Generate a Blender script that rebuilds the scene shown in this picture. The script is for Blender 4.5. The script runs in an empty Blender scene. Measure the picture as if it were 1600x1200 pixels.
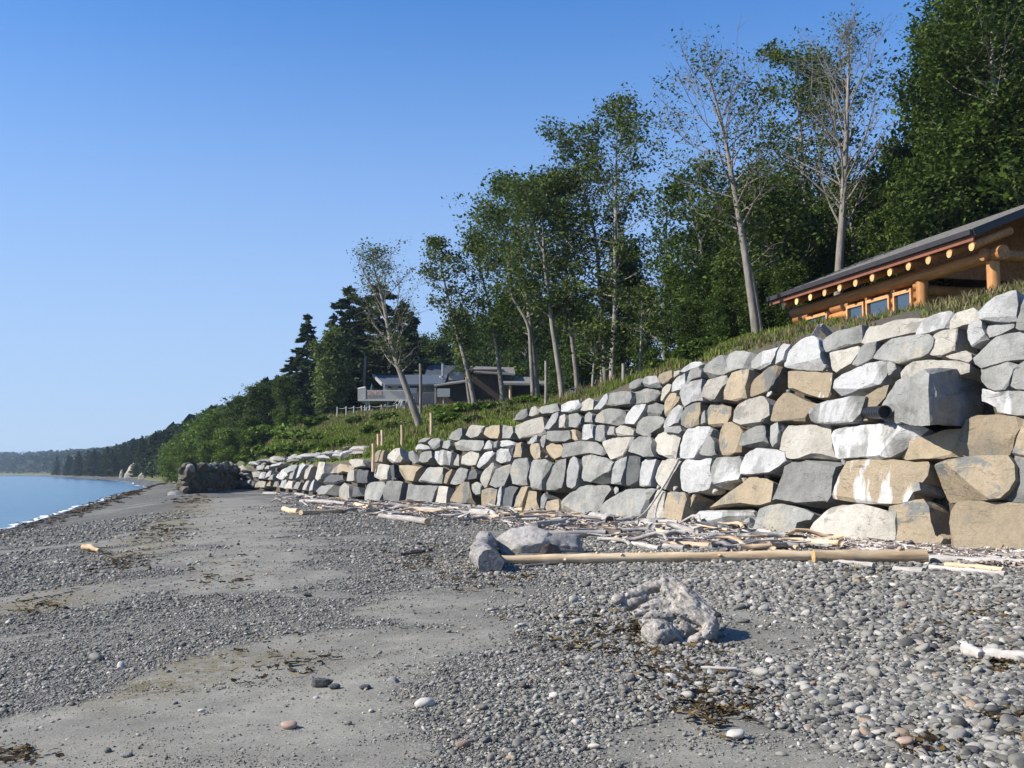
import bpy, bmesh, math, random
import numpy as np
from mathutils import Vector, Matrix, Euler

SC = bpy.context.scene
COL = SC.collection
R = random.Random(7)
NR = np.random.default_rng(11)

# ------------------------------------------------------------------ camera, sky, sun, exposure
CAMZ, FPX, TANP = 1.65, 1600.0, 140.0 / 1600.0
PITCH = math.atan(TANP)
cam = bpy.data.cameras.new("camera")
cam.sensor_width = 36.0
cam.lens = 36.0 * FPX / 1600.0
cam.clip_start = 0.1
cam.clip_end = 20000
cam_o = bpy.data.objects.new("camera", cam)
COL.objects.link(cam_o)
cam_o.location = (0, 0, CAMZ)
cam_o.rotation_euler = (math.pi / 2 + PITCH, 0, 0)
SC.camera = cam_o

SUN_EL = math.radians(36)
SUN_AZ = math.atan2(-0.975, -0.22)          # measured from +Y towards +X
world = bpy.data.worlds.new("World")
SC.world = world
world.use_nodes = True
wn = world.node_tree
sky = wn.nodes.new("ShaderNodeTexSky")
sky.sky_type = 'NISHITA'
sky.sun_disc = False
sky.sun_elevation = SUN_EL
sky.sun_rotation = SUN_AZ % (2 * math.pi)
sky.altitude = 0
sky.air_density = 1.0
sky.dust_density = 0.3
sky.ozone_density = 10.0
# summer haze low in the sky, the same all round the horizon
hs_ = wn.nodes.new("ShaderNodeHueSaturation"); hs_.inputs["Saturation"].default_value = 1.13
wn.links.new(sky.outputs[0], hs_.inputs["Color"])
tc_ = wn.nodes.new("ShaderNodeTexCoord"); sx_ = wn.nodes.new("ShaderNodeSeparateXYZ"); wn.links.new(tc_.outputs["Generated"], sx_.inputs[0])
mr_ = wn.nodes.new("ShaderNodeMapRange"); mr_.interpolation_type = 'SMOOTHERSTEP'; wn.links.new(sx_.outputs[2], mr_.inputs[0])
for k_, v_ in enumerate((-.05, .6, .85, 0.0)):
    mr_.inputs[k_ + 1].default_value = v_
mx_ = wn.nodes.new("ShaderNodeMix"); mx_.data_type = 'RGBA'
wn.links.new(mr_.outputs[0], mx_.inputs[0]); wn.links.new(hs_.outputs[0], mx_.inputs[6]); mx_.inputs[7].default_value = (2.33, 3.02, 4.25, 1)
wn.links.new(mx_.outputs[2], wn.nodes["Background"].inputs[0])
wn.nodes["Background"].inputs[1].default_value = 0.105
sun = bpy.data.lights.new("sun", 'SUN')
sun.energy = 4.2
sun.angle = math.radians(0.53)
sun.color = (1.0, 0.93, 0.82)
sun_o = bpy.data.objects.new("sun", sun)
COL.objects.link(sun_o)
S = Vector((math.sin(SUN_AZ) * math.cos(SUN_EL), math.cos(SUN_AZ) * math.cos(SUN_EL), math.sin(SUN_EL)))
sun_o.rotation_euler = S.to_track_quat('Z', 'Y').to_euler()
sun_o.location = S * 60
SC.view_settings.view_transform = 'Standard'
SC.view_settings.look = 'None'
SC.view_settings.exposure = 0.97
SC.view_settings.gamma = 1.0
SC.view_settings.use_curve_mapping = False
SC.cycles.max_bounces = 6
SC.cycles.transparent_max_bounces = 8
SC.cycles.use_denoising = True
SC.render.film_transparent = False

# ------------------------------------------------------------------ numeric helpers
_fw = np.array([0, math.cos(PITCH), math.sin(PITCH)])
_up = np.array([0, -math.sin(PITCH), math.cos(PITCH)])
CAM = np.array([0, 0, CAMZ])


def rays(px, py):
    px = np.asarray(px, float); py = np.asarray(py, float)
    d = _fw + (px[..., None] - 800) / FPX * np.array([1.0, 0, 0]) + (600 - py[..., None]) / FPX * _up
    return d / d[..., 1:2]


def at(px, py, d):
    return CAM + rays(px, py) * np.asarray(d, float)[..., None]


def hash3(ix, iy, iz, seed):
    h = (ix * 374761393 + iy * 668265263 + iz * 2147483647 + seed * 974634777) & 0xffffffff
    h = ((h ^ (h >> 13)) * 1274126177) & 0xffffffff
    h = (h ^ (h >> 16)) & 0xffffffff
    return h / 4294967295.0


def vnoise(P, seed=0):
    P = np.asarray(P, float)
    I = np.floor(P).astype(np.int64)
    F = P - I
    F = F * F * (3 - 2 * F)
    out = 0
    for dx in (0, 1):
        for dy in (0, 1):
            for dz in (0, 1):
                w = (F[..., 0] if dx else 1 - F[..., 0]) * (F[..., 1] if dy else 1 - F[..., 1]) * (F[..., 2] if dz else 1 - F[..., 2])
                out = out + w * hash3(I[..., 0] + dx, I[..., 1] + dy, I[..., 2] + dz, seed)
    return out * 2 - 1


def fbm(P, oct=4, seed=0, gain=.5):
    P = np.asarray(P, float)
    a, s, o = 1.0, 1.0, 0
    for k in range(oct):
        o = o + a * vnoise(P * s + 17.3 * k, seed + k)
        a *= gain; s *= 2.03
    return o


def p2(x, y):
    return np.stack([x, y, np.zeros_like(x)], -1)


def smooth(a, b, x):
    t = np.clip((x - a) / (b - a), 0, 1)
    return t * t * (3 - 2 * t)


TOE = np.array([(40, -45), (30, -25), (22, -10), (17.2, 3), (13.4, 13), (10.5, 21), (7.95, 27), (5.4, 34), (2.7, 41), (-1.2, 50), (-7.6, 61), (-10.8, 67),
                (-16.3, 80), (-21.8, 94), (-31, 115), (-37, 128), (-55, 170), (-85, 240), (-120, 330), (-175, 460), (-290, 700), (-520, 1150), (-1000, 1750), (-1700, 2150), (-3200, 2500)], float)
SHORE = np.array([(5, -60), (-8, -20), (-14, 5), (-19, 25), (-24.5, 48), (-36, 86), (-54, 144), (-69, 196), (-95, 260), (-137, 367), (-190, 470), (-308, 705), (-545, 1150), (-1035, 1760), (-1750, 2190), (-3300, 2560)], float)


def resample(poly, n=8):
    out = []
    for i in range(len(poly) - 1):
        p0 = poly[max(i - 1, 0)]; p1 = poly[i]; p2_ = poly[i + 1]; p3 = poly[min(i + 2, len(poly) - 1)]
        m1 = (p2_ - p0) / 2; m2 = (p3 - p1) / 2
        if i + 2 >= len(poly) or i == 0:
            m1 = m2 = p2_ - p1
        # limit tangents for uneven spacing
        L = np.linalg.norm(p2_ - p1)
        m1 = m1 / max(np.linalg.norm(m1), 1e-6) * L; m2 = m2 / max(np.linalg.norm(m2), 1e-6) * L
        for k in range(n):
            t = k / n
            out.append((2 * t ** 3 - 3 * t ** 2 + 1) * p1 + (t ** 3 - 2 * t ** 2 + t) * m1 + (-2 * t ** 3 + 3 * t ** 2) * p2_ + (t ** 3 - t ** 2) * m2)
    out.append(poly[-1])
    return np.array(out)


TOE_R = resample(TOE, 4)
SHORE_R = resample(SHORE, 4)


def sdist(poly, x, y):
    """signed distance to a plan polyline (positive to its right = inland) and the Y of the nearest point"""
    x = np.asarray(x, float); y = np.asarray(y, float)
    shp = x.shape
    x = x.ravel(); y = y.ravel()
    best = np.full(x.shape, 1e18); sg = np.zeros(x.shape); ny = np.zeros(x.shape)
    for i in range(len(poly) - 1):
        a = poly[i]; b = poly[i + 1]
        dx, dy = b - a
        L2 = dx * dx + dy * dy
        t = np.clip(((x - a[0]) * dx + (y - a[1]) * dy) / L2, 0, 1)
        qx = a[0] + t * dx; qy = a[1] + t * dy
        d = (x - qx) ** 2 + (y - qy) ** 2
        m = d < best
        cr = dx * (y - a[1]) - dy * (x - a[0])
        best = np.where(m, d, best); sg = np.where(m, np.where(cr < 0, 1.0, -1.0), sg); ny = np.where(m, qy, ny)
    return (np.sqrt(best) * sg).reshape(shp), ny.reshape(shp)


SEAZ = -1.1


def beach_z(x, y, rough=True):
    n, ty = sdist(TOE_R, x, y)
    ds, _ = sdist(SHORE_R, x, y)
    dw = np.maximum(-n, 0)
    s = dw / np.maximum(dw + np.maximum(ds, 0), 1e-3)
    z = SEAZ * smooth(.42, 1.05, s) * 1.02
    z = np.where(ds < 0, SEAZ * 1.02 * smooth(.42, 1.05, np.ones_like(z)) + ds * .07, z)
    z = np.maximum(z, -5)
    if rough:
        P = p2(np.asarray(x, float), np.asarray(y, float))
        z = z + np.where(ds > 1, 1, 0) * (.035 * fbm(P * .35, 3, 5) + .018 * fbm(P * 1.5, 2, 9))
    return z


def ground_hit(px, py, zf=None, d0=3.0, d1=400.0):
    """the plan point where the line of sight through a photo pixel meets the ground"""
    px = np.atleast_1d(np.asarray(px, float)); py = np.atleast_1d(np.asarray(py, float))
    r = rays(px, py)
    zf = zf or (lambda x, y: beach_z(x, y, False))
    D = np.exp(np.linspace(math.log(d0), math.log(d1), 240))
    X = r[:, None, 0] * D; Y = np.broadcast_to(D, X.shape); Z = CAMZ + r[:, None, 2] * D
    G = Z - zf(X, Y)
    neg = G <= 0
    k = np.where(neg.any(1), neg.argmax(1), len(D) - 1)
    k = np.maximum(k, 1)
    i = np.arange(len(px))
    g0 = G[i, k - 1]; g1 = G[i, k]
    t = np.clip(g0 / np.where(np.abs(g0 - g1) < 1e-9, 1, g0 - g1), 0, 1)
    d = D[k - 1] + (D[k] - D[k - 1]) * t
    x = r[:, 0] * d; y = d
    return np.stack([x, y, zf(x, y)], -1)


WT_Y = [-50, 21, 36, 43, 48, 51, 55, 59, 75, 115, 130, 170, 330, 700, 2500]
WT_Z = [5.2, 5.3, 5.36, 5.1, 4.65, 4.15, 3.6, 3.1, 2.75, 2.55, 1.6, .7, .7, 1.0, 1.5]
BATTER = .25
HP_Y = [-50, 20, 34, 45, 58, 78, 118, 132, 170, 330, 700, 2500]
HP_Z = [1.75, 1.75, 1.95, 4.2, 4.6, 4.8, 5.8, 6.3, 10.0, 15.0, 15.0, 20.0]
HS_Z = [1.2, 1.2, .9, .5, .45, .7, 2.2, .9, .40, .5, .4, .3]


def hill_z(x, y):
    n, ty = sdist(TOE_R, x, y)
    wt = np.interp(ty, WT_Y, WT_Z)
    H = np.interp(ty, HP_Y, HP_Z)
    m = np.maximum(n - (BATTER * wt + .7), 0)
    sl = np.interp(ty, HP_Y, HS_Z)
    P = p2(np.asarray(x, float), np.asarray(y, float))
    z = wt - .35 + H * (1 - np.exp(-sl * m / H)) + .035 * np.minimum(m, 200) + .12 * fbm(P * .4, 3, 21) * np.minimum(m, 2) / 2
    return z


def land_z(x, y):
    n, ty = sdist(TOE_R, x, y)
    return np.where(n > BATTER * np.interp(ty, WT_Y, WT_Z) + .15, hill_z(x, y), -1.0)


def hill_hit(px, py, d0=15, d1=400):
    return ground_hit(px, py, land_z, d0, d1)


def wall_hit(px, py, off=0.0):
    """point of the leaning wall face seen through a photo pixel; off = metres in front of that face"""
    px = np.asarray(px, float); py = np.asarray(py, float)
    r = rays(px, py)
    D = np.exp(np.linspace(math.log(10), math.log(150), 260))
    X = r[:, None, 0] * D; Y = np.broadcast_to(D, X.shape); Z = CAMZ + r[:, None, 2] * D
    n, _ = sdist(TOE_R[8:80], X, Y)
    G = n - BATTER * np.maximum(Z, 0) + off
    neg = G >= 0
    k = np.maximum(np.where(neg.any(1), neg.argmax(1), len(D) - 1), 1)
    i = np.arange(len(px))
    g0 = G[i, k - 1]; g1 = G[i, k]
    t = np.clip(g0 / np.where(np.abs(g0 - g1) < 1e-9, 1, g0 - g1), 0, 1)
    d = D[k - 1] + (D[k] - D[k - 1]) * t
    return CAM + r * d[:, None]


def wall_frame(x, y):
    """tangent (away from the camera) and outward normal of the wall face near a plan point"""
    i = np.argmin((TOE_R[:, 0] - x) ** 2 + (TOE_R[:, 1] - y) ** 2)
    a = TOE_R[max(i - 2, 0)]; b = TOE_R[min(i + 2, len(TOE_R) - 1)]
    t = (b - a) / np.linalg.norm(b - a)
    out = np.array([-t[1], t[0], BATTER]); out /= np.linalg.norm(out)
    T = np.array([t[0], t[1], 0])
    return T, out


# ------------------------------------------------------------------ object helpers
def link(o):
    COL.objects.link(o); return o


def mesh(name, V, F, mat=None, sm=False):
    me = bpy.data.meshes.new(name)
    V = np.asarray(V, np.float32)
    if isinstance(F, np.ndarray):
        k = F.shape[1]
        me.vertices.add(len(V)); me.vertices.foreach_set("co", V.ravel())
        me.loops.add(F.size); me.loops.foreach_set("vertex_index", F.astype(np.int32).ravel())
        me.polygons.add(len(F)); me.polygons.foreach_set("loop_start", np.arange(0, F.size, k, dtype=np.int32))
        me.update(calc_edges=True); me.validate()
    else:
        me.from_pydata([tuple(map(float, v)) for v in V], [], F); me.update()
    if sm:
        me.shade_smooth()
    if mat:
        me.materials.append(mat)
    return me


def obj(name, me, parent=None, loc=None, **props):
    o = bpy.data.objects.new(name, me)
    if parent is not None:
        o.parent = parent
    if loc is not None:
        o.location = tuple(float(v) for v in loc)
    for k, v in props.items():
        o[k] = v
    return link(o)


def thing(name, label, cat, loc=(0, 0, 0), rz=0.0, group=None):
    o = bpy.data.objects.new(name, None)
    o.empty_display_size = .2
    o.location = tuple(float(v) for v in loc); o.rotation_euler = (0, 0, rz)
    o["label"] = label; o["category"] = cat
    if group:
        o["group"] = group
    return link(o)


def tag(o, label, cat, group=None):
    o["label"] = label; o["category"] = cat
    if group:
        o["group"] = group
    return o


def attr(me, name, vals, typ='FLOAT', dom='POINT'):
    a = me.attributes.new(name, typ, dom)
    vals = np.asarray(vals)
    if typ == 'FLOAT_VECTOR':
        a.data.foreach_set("vector", vals.astype(np.float32).ravel())
    elif typ == 'INT':
        a.data.foreach_set("value", vals.astype(np.int32).ravel())
    else:
        a.data.foreach_set("value", vals.astype(np.float32).ravel())


class Geo:
    """collects verts/faces (boxes, tubes, quads) into one mesh"""
    def __init__(s):
        s.V = []; s.F = []

    def add(s, V, F):
        b = len(s.V)
        s.V.extend([tuple(map(float, v)) for v in V]); s.F.extend([tuple(i + b for i in f) for f in F])
        return s

    def box(s, c, d, M=None):
        c = np.asarray(c, float); h = np.asarray(d, float) / 2
        V = [c + h * np.array(k) for k in [(-1, -1, -1), (1, -1, -1), (1, 1, -1), (-1, 1, -1), (-1, -1, 1), (1, -1, 1), (1, 1, 1), (-1, 1, 1)]]
        if M is not None:
            V = [M @ Vector(v) for v in V]
        return s.add(V, [(3, 2, 1, 0), (4, 5, 6, 7), (0, 1, 5, 4), (1, 2, 6, 5), (2, 3, 7, 6), (3, 0, 4, 7)])

    def tube(s, pts, rad, n=8, cap=True, seed=0, rough=0.0):
        V, F = tube(pts, rad, n, cap, seed, rough)
        return s.add(V, F)

    def beam(s, a, b, w, h):
        a = np.asarray(a, float); b = np.asarray(b, float)
        t = b - a; L = np.linalg.norm(t); t /= L
        u = np.cross(t, (0, 0, 1)); u = u / np.linalg.norm(u) if np.linalg.norm(u) > 1e-4 else np.array([1., 0, 0])
        v = np.cross(u, t)
        V = []
        for p in (a, b):
            for i, j in ((-1, -1), (1, -1), (1, 1), (-1, 1)):
                V.append(p + u * i * w / 2 + v * j * h / 2)
        return s.add(V, [(0, 1, 2, 3), (7, 6, 5, 4), (0, 4, 5, 1), (1, 5, 6, 2), (2, 6, 7, 3), (3, 7, 4, 0)])

    def mesh(s, name, mat, sm=False, angle=None):
        me = mesh(name, s.V, s.F, mat)
        if sm:
            me.shade_smooth()
            if angle:
                me.set_sharp_from_angle(angle=math.radians(angle))
        return me


def tube(pts, rad, n=8, cap=True, seed=0, rough=0.0):
    P = np.asarray(pts, float); rad = np.broadcast_to(np.asarray(rad, float), (len(P),))
    T = np.gradient(P, axis=0)
    T /= np.maximum(np.linalg.norm(T, axis=1, keepdims=True), 1e-9)
    ref = np.array([0, 0, 1.0]) if abs(T[:, 2]).mean() < .8 else np.array([1.0, 0, 0])
    U = np.cross(T, ref); U /= np.maximum(np.linalg.norm(U, axis=1, keepdims=True), 1e-9)
    W = np.cross(T, U)
    a = np.arange(n) * 2 * math.pi / n
    V = P[:, None] + rad[:, None, None] * (np.cos(a)[None, :, None] * U[:, None] + np.sin(a)[None, :, None] * W[:, None])
    if rough:
        k = 1 + rough * vnoise(V * (.35 / max(rad.max(), 1e-3)) + seed * 7.7, seed)
        V = P[:, None] + (V - P[:, None]) * k[..., None]
    V = V.reshape(-1, 3)
    F = []
    for i in range(len(P) - 1):
        for j in range(n):
            q = (j + 1) % n
            F.append((i * n + j, i * n + q, (i + 1) * n + q, (i + 1) * n + j))
    if cap:
        F.append(tuple(range(n)))
        F.append(tuple(range((len(P) - 1) * n + n - 1, (len(P) - 1) * n - 1, -1)))
    return V, F


# ------------------------------------------------------------------ material helpers
class NT:
    def __init__(s, name):
        s.m = bpy.data.materials.new(name); s.m.use_nodes = True
        s.t = s.m.node_tree; s.b = s.t.nodes["Principled BSDF"]
        s.b.inputs["Specular IOR Level"].default_value = .3

    def n(s, typ, **kw):
        nd = s.t.nodes.new(typ)
        for k, v in kw.items():
            if k == "i":
                for a, b in v.items():
                    if hasattr(b, "is_linked") or isinstance(b, bpy.types.NodeSocket):
                        s.t.links.new(b, nd.inputs[a])
                    else:
                        nd.inputs[a].default_value = b
            else:
                setattr(nd, k, v)
        return nd

    def link(s, a, b):
        s.t.links.new(a, b)

    def noise(s, vec, scale, detail=4, rough=.55, w=None, dist=0.0):
        nd = s.n("ShaderNodeTexNoise", noise_dimensions='4D' if w is not None else '3D')
        nd.inputs["Scale"].default_value = scale; nd.inputs["Detail"].default_value = detail
        nd.inputs["Roughness"].default_value = rough; nd.inputs["Distortion"].default_value = dist
        if vec is not None:
            s.link(vec, nd.inputs["Vector"])
        if w is not None:
            s.link(w, nd.inputs["W"])
        return nd.outputs[0]

    def ramp(s, fac, stops, interp='LINEAR'):
        nd = s.n("ShaderNodeValToRGB")
        cr = nd.color_ramp; cr.interpolation = interp
        while len(cr.elements) < len(stops):
            cr.elements.new(.5)
        for e, (p, c) in zip(cr.elements, stops):
            e.position = p; e.color = (*c, 1) if len(c) == 3 else c
        s.link(fac, nd.inputs[0])
        return nd.outputs[0]

    def mix(s, f, a, b, mode='MIX'):
        nd = s.n("ShaderNodeMix", data_type='RGBA', blend_type=mode)
        for sock, v in ((nd.inputs[0], f), (nd.inputs[6], a), (nd.inputs[7], b)):
            if isinstance(v, bpy.types.NodeSocket):
                s.link(v, sock)
            elif isinstance(v, (int, float)):
                sock.default_value = v
            else:
                sock.default_value = (*v, 1)
        return nd.outputs[2]

    def math(s, op, a, b=None, c=None):
        nd = s.n("ShaderNodeMath", operation=op)
        for k, v in enumerate((a, b, c)):
            if v is None:
                continue
            if isinstance(v, bpy.types.NodeSocket):
                s.link(v, nd.inputs[k])
            else:
                nd.inputs[k].default_value = v
        return nd.outputs[0]

    def bump(s, h, strength=.5, dist=.02):
        nd = s.n("ShaderNodeBump")
        nd.inputs["Strength"].default_value = strength; nd.inputs["Distance"].default_value = dist
        s.link(h, nd.inputs["Height"])
        s.link(nd.outputs[0], s.b.inputs["Normal"])

    def color(s, c):
        if isinstance(c, bpy.types.NodeSocket):
            s.link(c, s.b.inputs["Base Color"])
        else:
            s.b.inputs["Base Color"].default_value = (*c, 1)

    def rough(s, v):
        if isinstance(v, bpy.types.NodeSocket):
            s.link(v, s.b.inputs["Roughness"])
        else:
            s.b.inputs["Roughness"].default_value = v

    def objco(s):
        return s.n("ShaderNodeTexCoord").outputs["Object"]

    def rnd(s):
        return s.n("ShaderNodeObjectInfo").outputs["Random"]

    def geo(s, name):
        return s.n("ShaderNodeNewGeometry").outputs[name]

    def attr(s, name, typ='GEOMETRY'):
        nd = s.n("ShaderNodeAttribute", attribute_type=typ, attribute_name=name)
        return nd.outputs["Fac"]


def plain(name, col, rough=.7, var=.25, scale=6, bump=.15, metal=0.0):
    m = NT(name)
    co = m.objco(); r = m.math('MULTIPLY', m.rnd(), 40)
    n1 = m.noise(co, scale, 5, .6, r)
    c0 = tuple(v * (1 - var) for v in col); c1 = tuple(min(v * (1 + var), 1) for v in col)
    m.color(m.ramp(n1, [(.3, c0), (.7, c1)]))
    m.rough(rough); m.b.inputs["Metallic"].default_value = metal
    if bump:
        m.bump(m.noise(co, scale * 6, 4, .6, r), bump, .01)
    return m.m


def rock_mat(name, stops, vein=None, bumpd=.035, mul=1.0, scale=1.3, skin=None):
    m = NT(name)
    co = m.objco(); r = m.math('MULTIPLY', m.rnd(), 60)
    big = m.noise(co, scale, 5, .6, r, .4)
    c = m.ramp(big, stops)
    if vein:
        mp = m.n("ShaderNodeMapping"); mp.inputs["Scale"].default_value = (1.0, 1.0, .35); mp.inputs["Rotation"].default_value = (.5, .4, .7)
        m.link(co, mp.inputs[0])
        v = m.noise(mp.outputs[0], .9, 6, .62, r, .8)
        c = m.mix(m.ramp(v, [(vein[0], (0, 0, 0)), (vein[0] + vein[2], (1, 1, 1))]), c, vein[1])
    fine = m.noise(co, 9, 6, .7, r)
    c = m.mix(.55, c, m.ramp(fine, [(.25, (.62, .62, .62)), (.5, (1, 1, 1)), (.75, (1.2, 1.2, 1.2))]), 'MULTIPLY')
    spk = m.noise(co, 42, 3, .7, r)
    c = m.mix(.6, c, m.ramp(spk, [(.32, (.72, .72, .72)), (.5, (1, 1, 1)), (.68, (1.22, 1.22, 1.22))]), 'MULTIPLY')
    # a few hairline seams, faded in and out
    mp3 = m.n("ShaderNodeMapping"); mp3.inputs["Scale"].default_value = (.8, .8, 2.6); mp3.inputs["Rotation"].default_value = (.35, -.5, .2)
    m.link(co, mp3.inputs[0])
    sn_ = m.noise(mp3.outputs[0], 1.1, 3, .5, r, .6)
    seam = m.math('ABSOLUTE', m.math('SUBTRACT', sn_, .5))
    crack = m.ramp(seam, [(.0, (0, 0, 0)), (.010, (1, 1, 1))])
    msk = m.ramp(m.noise(co, 2.3, 2, .5, r), [(.5, (0, 0, 0)), (.62, (1, 1, 1))])
    c = m.mix(m.math('MULTIPLY', msk, .55), c, crack, 'MULTIPLY')
    # weathered skin: some faces keep a grey or rusty coat with ragged borders
    if skin:
        sk = m.noise(co, .75, 7, .62, m.math('ADD', r, 9.0), .35)
        c = m.mix(m.ramp(sk, [(skin[0], (0, 0, 0)), (skin[0] + .035, (1, 1, 1))]), c, m.mix(.5, skin[1], m.ramp(fine, [(.3, (.6, .6, .6)), (.7, (1.2, 1.2, 1.2))]), 'MULTIPLY'))
    scr = m.n("ShaderNodeMapping"); scr.inputs["Scale"].default_value = (14, 14, 1.6); scr.inputs["Rotation"].default_value = (.9, .5, .3); m.link(co, scr.inputs[0])
    c = m.mix(.5, c, m.ramp(m.noise(scr.outputs[0], 1.0, 4, .7, r), [(.3, (.8, .8, .8)), (.62, (1, 1, 1)), (.74, (1.35, 1.35, 1.35))]), 'MULTIPLY')
    tone = m.n("ShaderNodeHueSaturation")
    tone.inputs["Value"].default_value = 1.0
    vv = m.math('MULTIPLY_ADD', m.rnd(), .28, .55 * mul)
    m.link(vv, tone.inputs["Value"]); m.link(c, tone.inputs["Color"])
    m.color(tone.outputs[0]); m.rough(.85)
    h1 = m.math('MULTIPLY', m.noise(co, 5, 8, .68, r, .3), 1.0)
    h = m.math('ADD', h1, m.math('MULTIPLY', crack, .12))
    m.bump(h, .9, bumpd * 1.6)
    return m.m


M = {}
G0, G1, G2 = (.20, .202, .188), (.305, .305, .285), (.40, .398, .37)
GREY = (.23, .235, .22)
RUST = (.40, .335, .24)
M['G'] = rock_mat("rock_grey", [(.3, G0), (.5, G1), (.72, G2)], skin=(.57, (.40, .37, .30)))
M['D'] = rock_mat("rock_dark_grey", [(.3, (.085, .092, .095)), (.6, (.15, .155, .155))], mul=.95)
M['W'] = rock_mat("rock_white", [(.28, (.31, .312, .305)), (.45, (.44, .442, .432)), (.7, (.56, .558, .54))], skin=(.56, (.34, .342, .325)))
M['C'] = rock_mat("rock_cream", [(.28, (.36, .335, .285)), (.5, (.49, .46, .395)), (.75, (.57, .55, .49))], skin=(.58, (.33, .315, .27)))
M['T'] = rock_mat("rock_tan", [(.28, (.29, .25, .19)), (.5, (.40, .325, .22)), (.75, (.47, .38, .26))], skin=(.56, GREY))
M['M'] = rock_mat("rock_white_veined", [(.3, G0), (.6, G2)], vein=(.46, (.64, .64, .63), .07))
M['B'] = rock_mat("rock_tan_white_faced", [(.3, (.31, .255, .175)), (.7, (.43, .345, .23))], vein=(.54, (.62, .61, .59), .04))
M['O'] = rock_mat("rock_old_brown", [(.3, (.07, .062, .042)), (.5, (.16, .14, .095)), (.75, (.30, .275, .21))], mul=.85)
M['driftwood'] = None


def wood_mat(name, c0, c1, c2, grain=14, rough=.8, stretch=(1, .12, 1), bump=.5):
    m = NT(name)
    tc = m.n("ShaderNodeTexCoord").outputs["Object"]; r = m.math('MULTIPLY', m.rnd(), 50)
    mp = m.n("ShaderNodeMapping"); mp.inputs["Scale"].default_value = stretch
    m.link(tc, mp.inputs[0])
    g = m.noise(mp.outputs[0], grain, 6, .65, r, .3)
    b = m.noise(tc, 2.2, 4, .6, r)
    c = m.ramp(g, [(.3, c0), (.5, c1), (.7, c2)])
    c = m.mix(.5, c, m.ramp(b, [(.3, (.62, .6, .58)), (.65, (1.1, 1.1, 1.1))]), 'MULTIPLY')
    tone = m.n("ShaderNodeHueSaturation"); m.link(m.math('MULTIPLY_ADD', m.rnd(), .4, .8), tone.inputs["Value"]); m.link(c, tone.inputs["Color"])
    m.color(tone.outputs[0]); m.rough(rough)
    m.bump(g, bump, .02)
    return m.m


M['wood_white'] = wood_mat("driftwood_bleached", (.19, .175, .158), (.37, .345, .315), (.50, .475, .44))
M['wood_grey'] = wood_mat("driftwood_grey", (.12, .115, .115), (.25, .24, .235), (.37, .36, .35))
M['wood_orange'] = wood_mat("driftwood_orange", (.31, .19, .10), (.52, .385, .235), (.63, .53, .385), grain=8)
M['wood_tan'] = wood_mat("driftwood_tan", (.34, .22, .12), (.55, .40, .25), (.66, .52, .37))
M['wood_dark'] = wood_mat("driftwood_dark", (.045, .038, .032), (.10, .08, .066), (.17, .14, .115))
M['wood_post'] = wood_mat("post_wood", (.42, .29, .16), (.62, .46, .29), (.70, .56, .38), stretch=(1, 1, .1))
M['wood_log'] = wood_mat("cabin_log_stain", (.20, .085, .03), (.35, .155, .052), (.46, .225, .085), stretch=(1, .06, 1), grain=10, rough=.5, bump=.25)
M['wood_log_v'] = wood_mat("cabin_post_stain", (.26, .115, .04), (.42, .20, .07), (.52, .28, .11), stretch=(1, 1, .08), grain=10, rough=.5, bump=.25)
M['log_end'] = wood_mat("log_end_grain", (.42, .25, .10), (.58, .38, .17), (.66, .48, .26), stretch=(1, 1, 1), grain=9)
M['bark'] = wood_mat("bark_grey", (.11, .10, .09), (.215, .20, .18), (.33, .31, .28), stretch=(1, 1, .22), grain=7, bump=.9)
M['bark_pale'] = wood_mat("bark_pale", (.13, .115, .095), (.22, .195, .165), (.32, .29, .25), stretch=(1, 1, .22), grain=7, bump=.8)
M['bark_dark'] = wood_mat("bark_dark", (.03, .026, .021), (.065, .055, .045), (.11, .095, .08), stretch=(1, 1, .22), grain=7, bump=.9)


def leaf_mat(name, cols, trans=.35):
    m = NT(name)
    r = m.geo("Random Per Island")
    c = m.ramp(r, cols)
    tone = m.n("ShaderNodeHueSaturation"); m.link(m.math('MULTIPLY_ADD', m.rnd(), .3, .85), tone.inputs["Value"]); m.link(c, tone.inputs["Color"])
    m.color(tone.outputs[0]); m.rough(.65); m.b.inputs['Specular IOR Level'].default_value = .12
    tr = m.n("ShaderNodeBsdfTranslucent"); m.link(tone.outputs[0], tr.inputs["Color"])
    mx = m.n("ShaderNodeMixShader"); mx.inputs[0].default_value = trans
    m.link(m.b.outputs[0], mx.inputs[1]); m.link(tr.outputs[0], mx.inputs[2])
    m.link(mx.outputs[0], m.t.nodes["Material Output"].inputs[0])
    return m.m


M['leaf'] = leaf_mat("leaf_alder", [(0, (0.0302, 0.0535, 0.0106)), (0.5, (0.057, 0.0926, 0.0152)), (1, (0.0936, 0.1337, 0.0224))], 0.25)
M['leaf_airy'] = leaf_mat("leaf_airy", [(0, (0.0486, 0.0749, 0.0173)), (0.5, (0.0796, 0.1141, 0.0245)), (1, (0.1217, 0.1544, 0.036))], 0.25)
M['leaf_light'] = leaf_mat("leaf_light", [(0, (0.0576, 0.1008, 0.0144)), (0.5, (0.096, 0.1536, 0.0224)), (1, (0.144, 0.2016, 0.036))], 0.25)
M['leaf_birch'] = leaf_mat("leaf_birch", [(0, (0.0576, 0.0864, 0.024)), (0.5, (0.096, 0.1296, 0.0336)), (1, (0.1344, 0.168, 0.048))], 0.25)
M['needle'] = leaf_mat("needle_dark", [(0, (0.019, 0.0345, 0.0128)), (0.5, (0.0328, 0.0552, 0.0179)), (1, (0.0535, 0.082, 0.0242))], 0.12)
M['needle_far'] = leaf_mat("needle_distant", [(0, (0.0168, 0.0308, 0.0154)), (0.5, (0.028, 0.0462, 0.021)), (1, (0.0434, 0.063, 0.0266))], 0.12)
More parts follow.
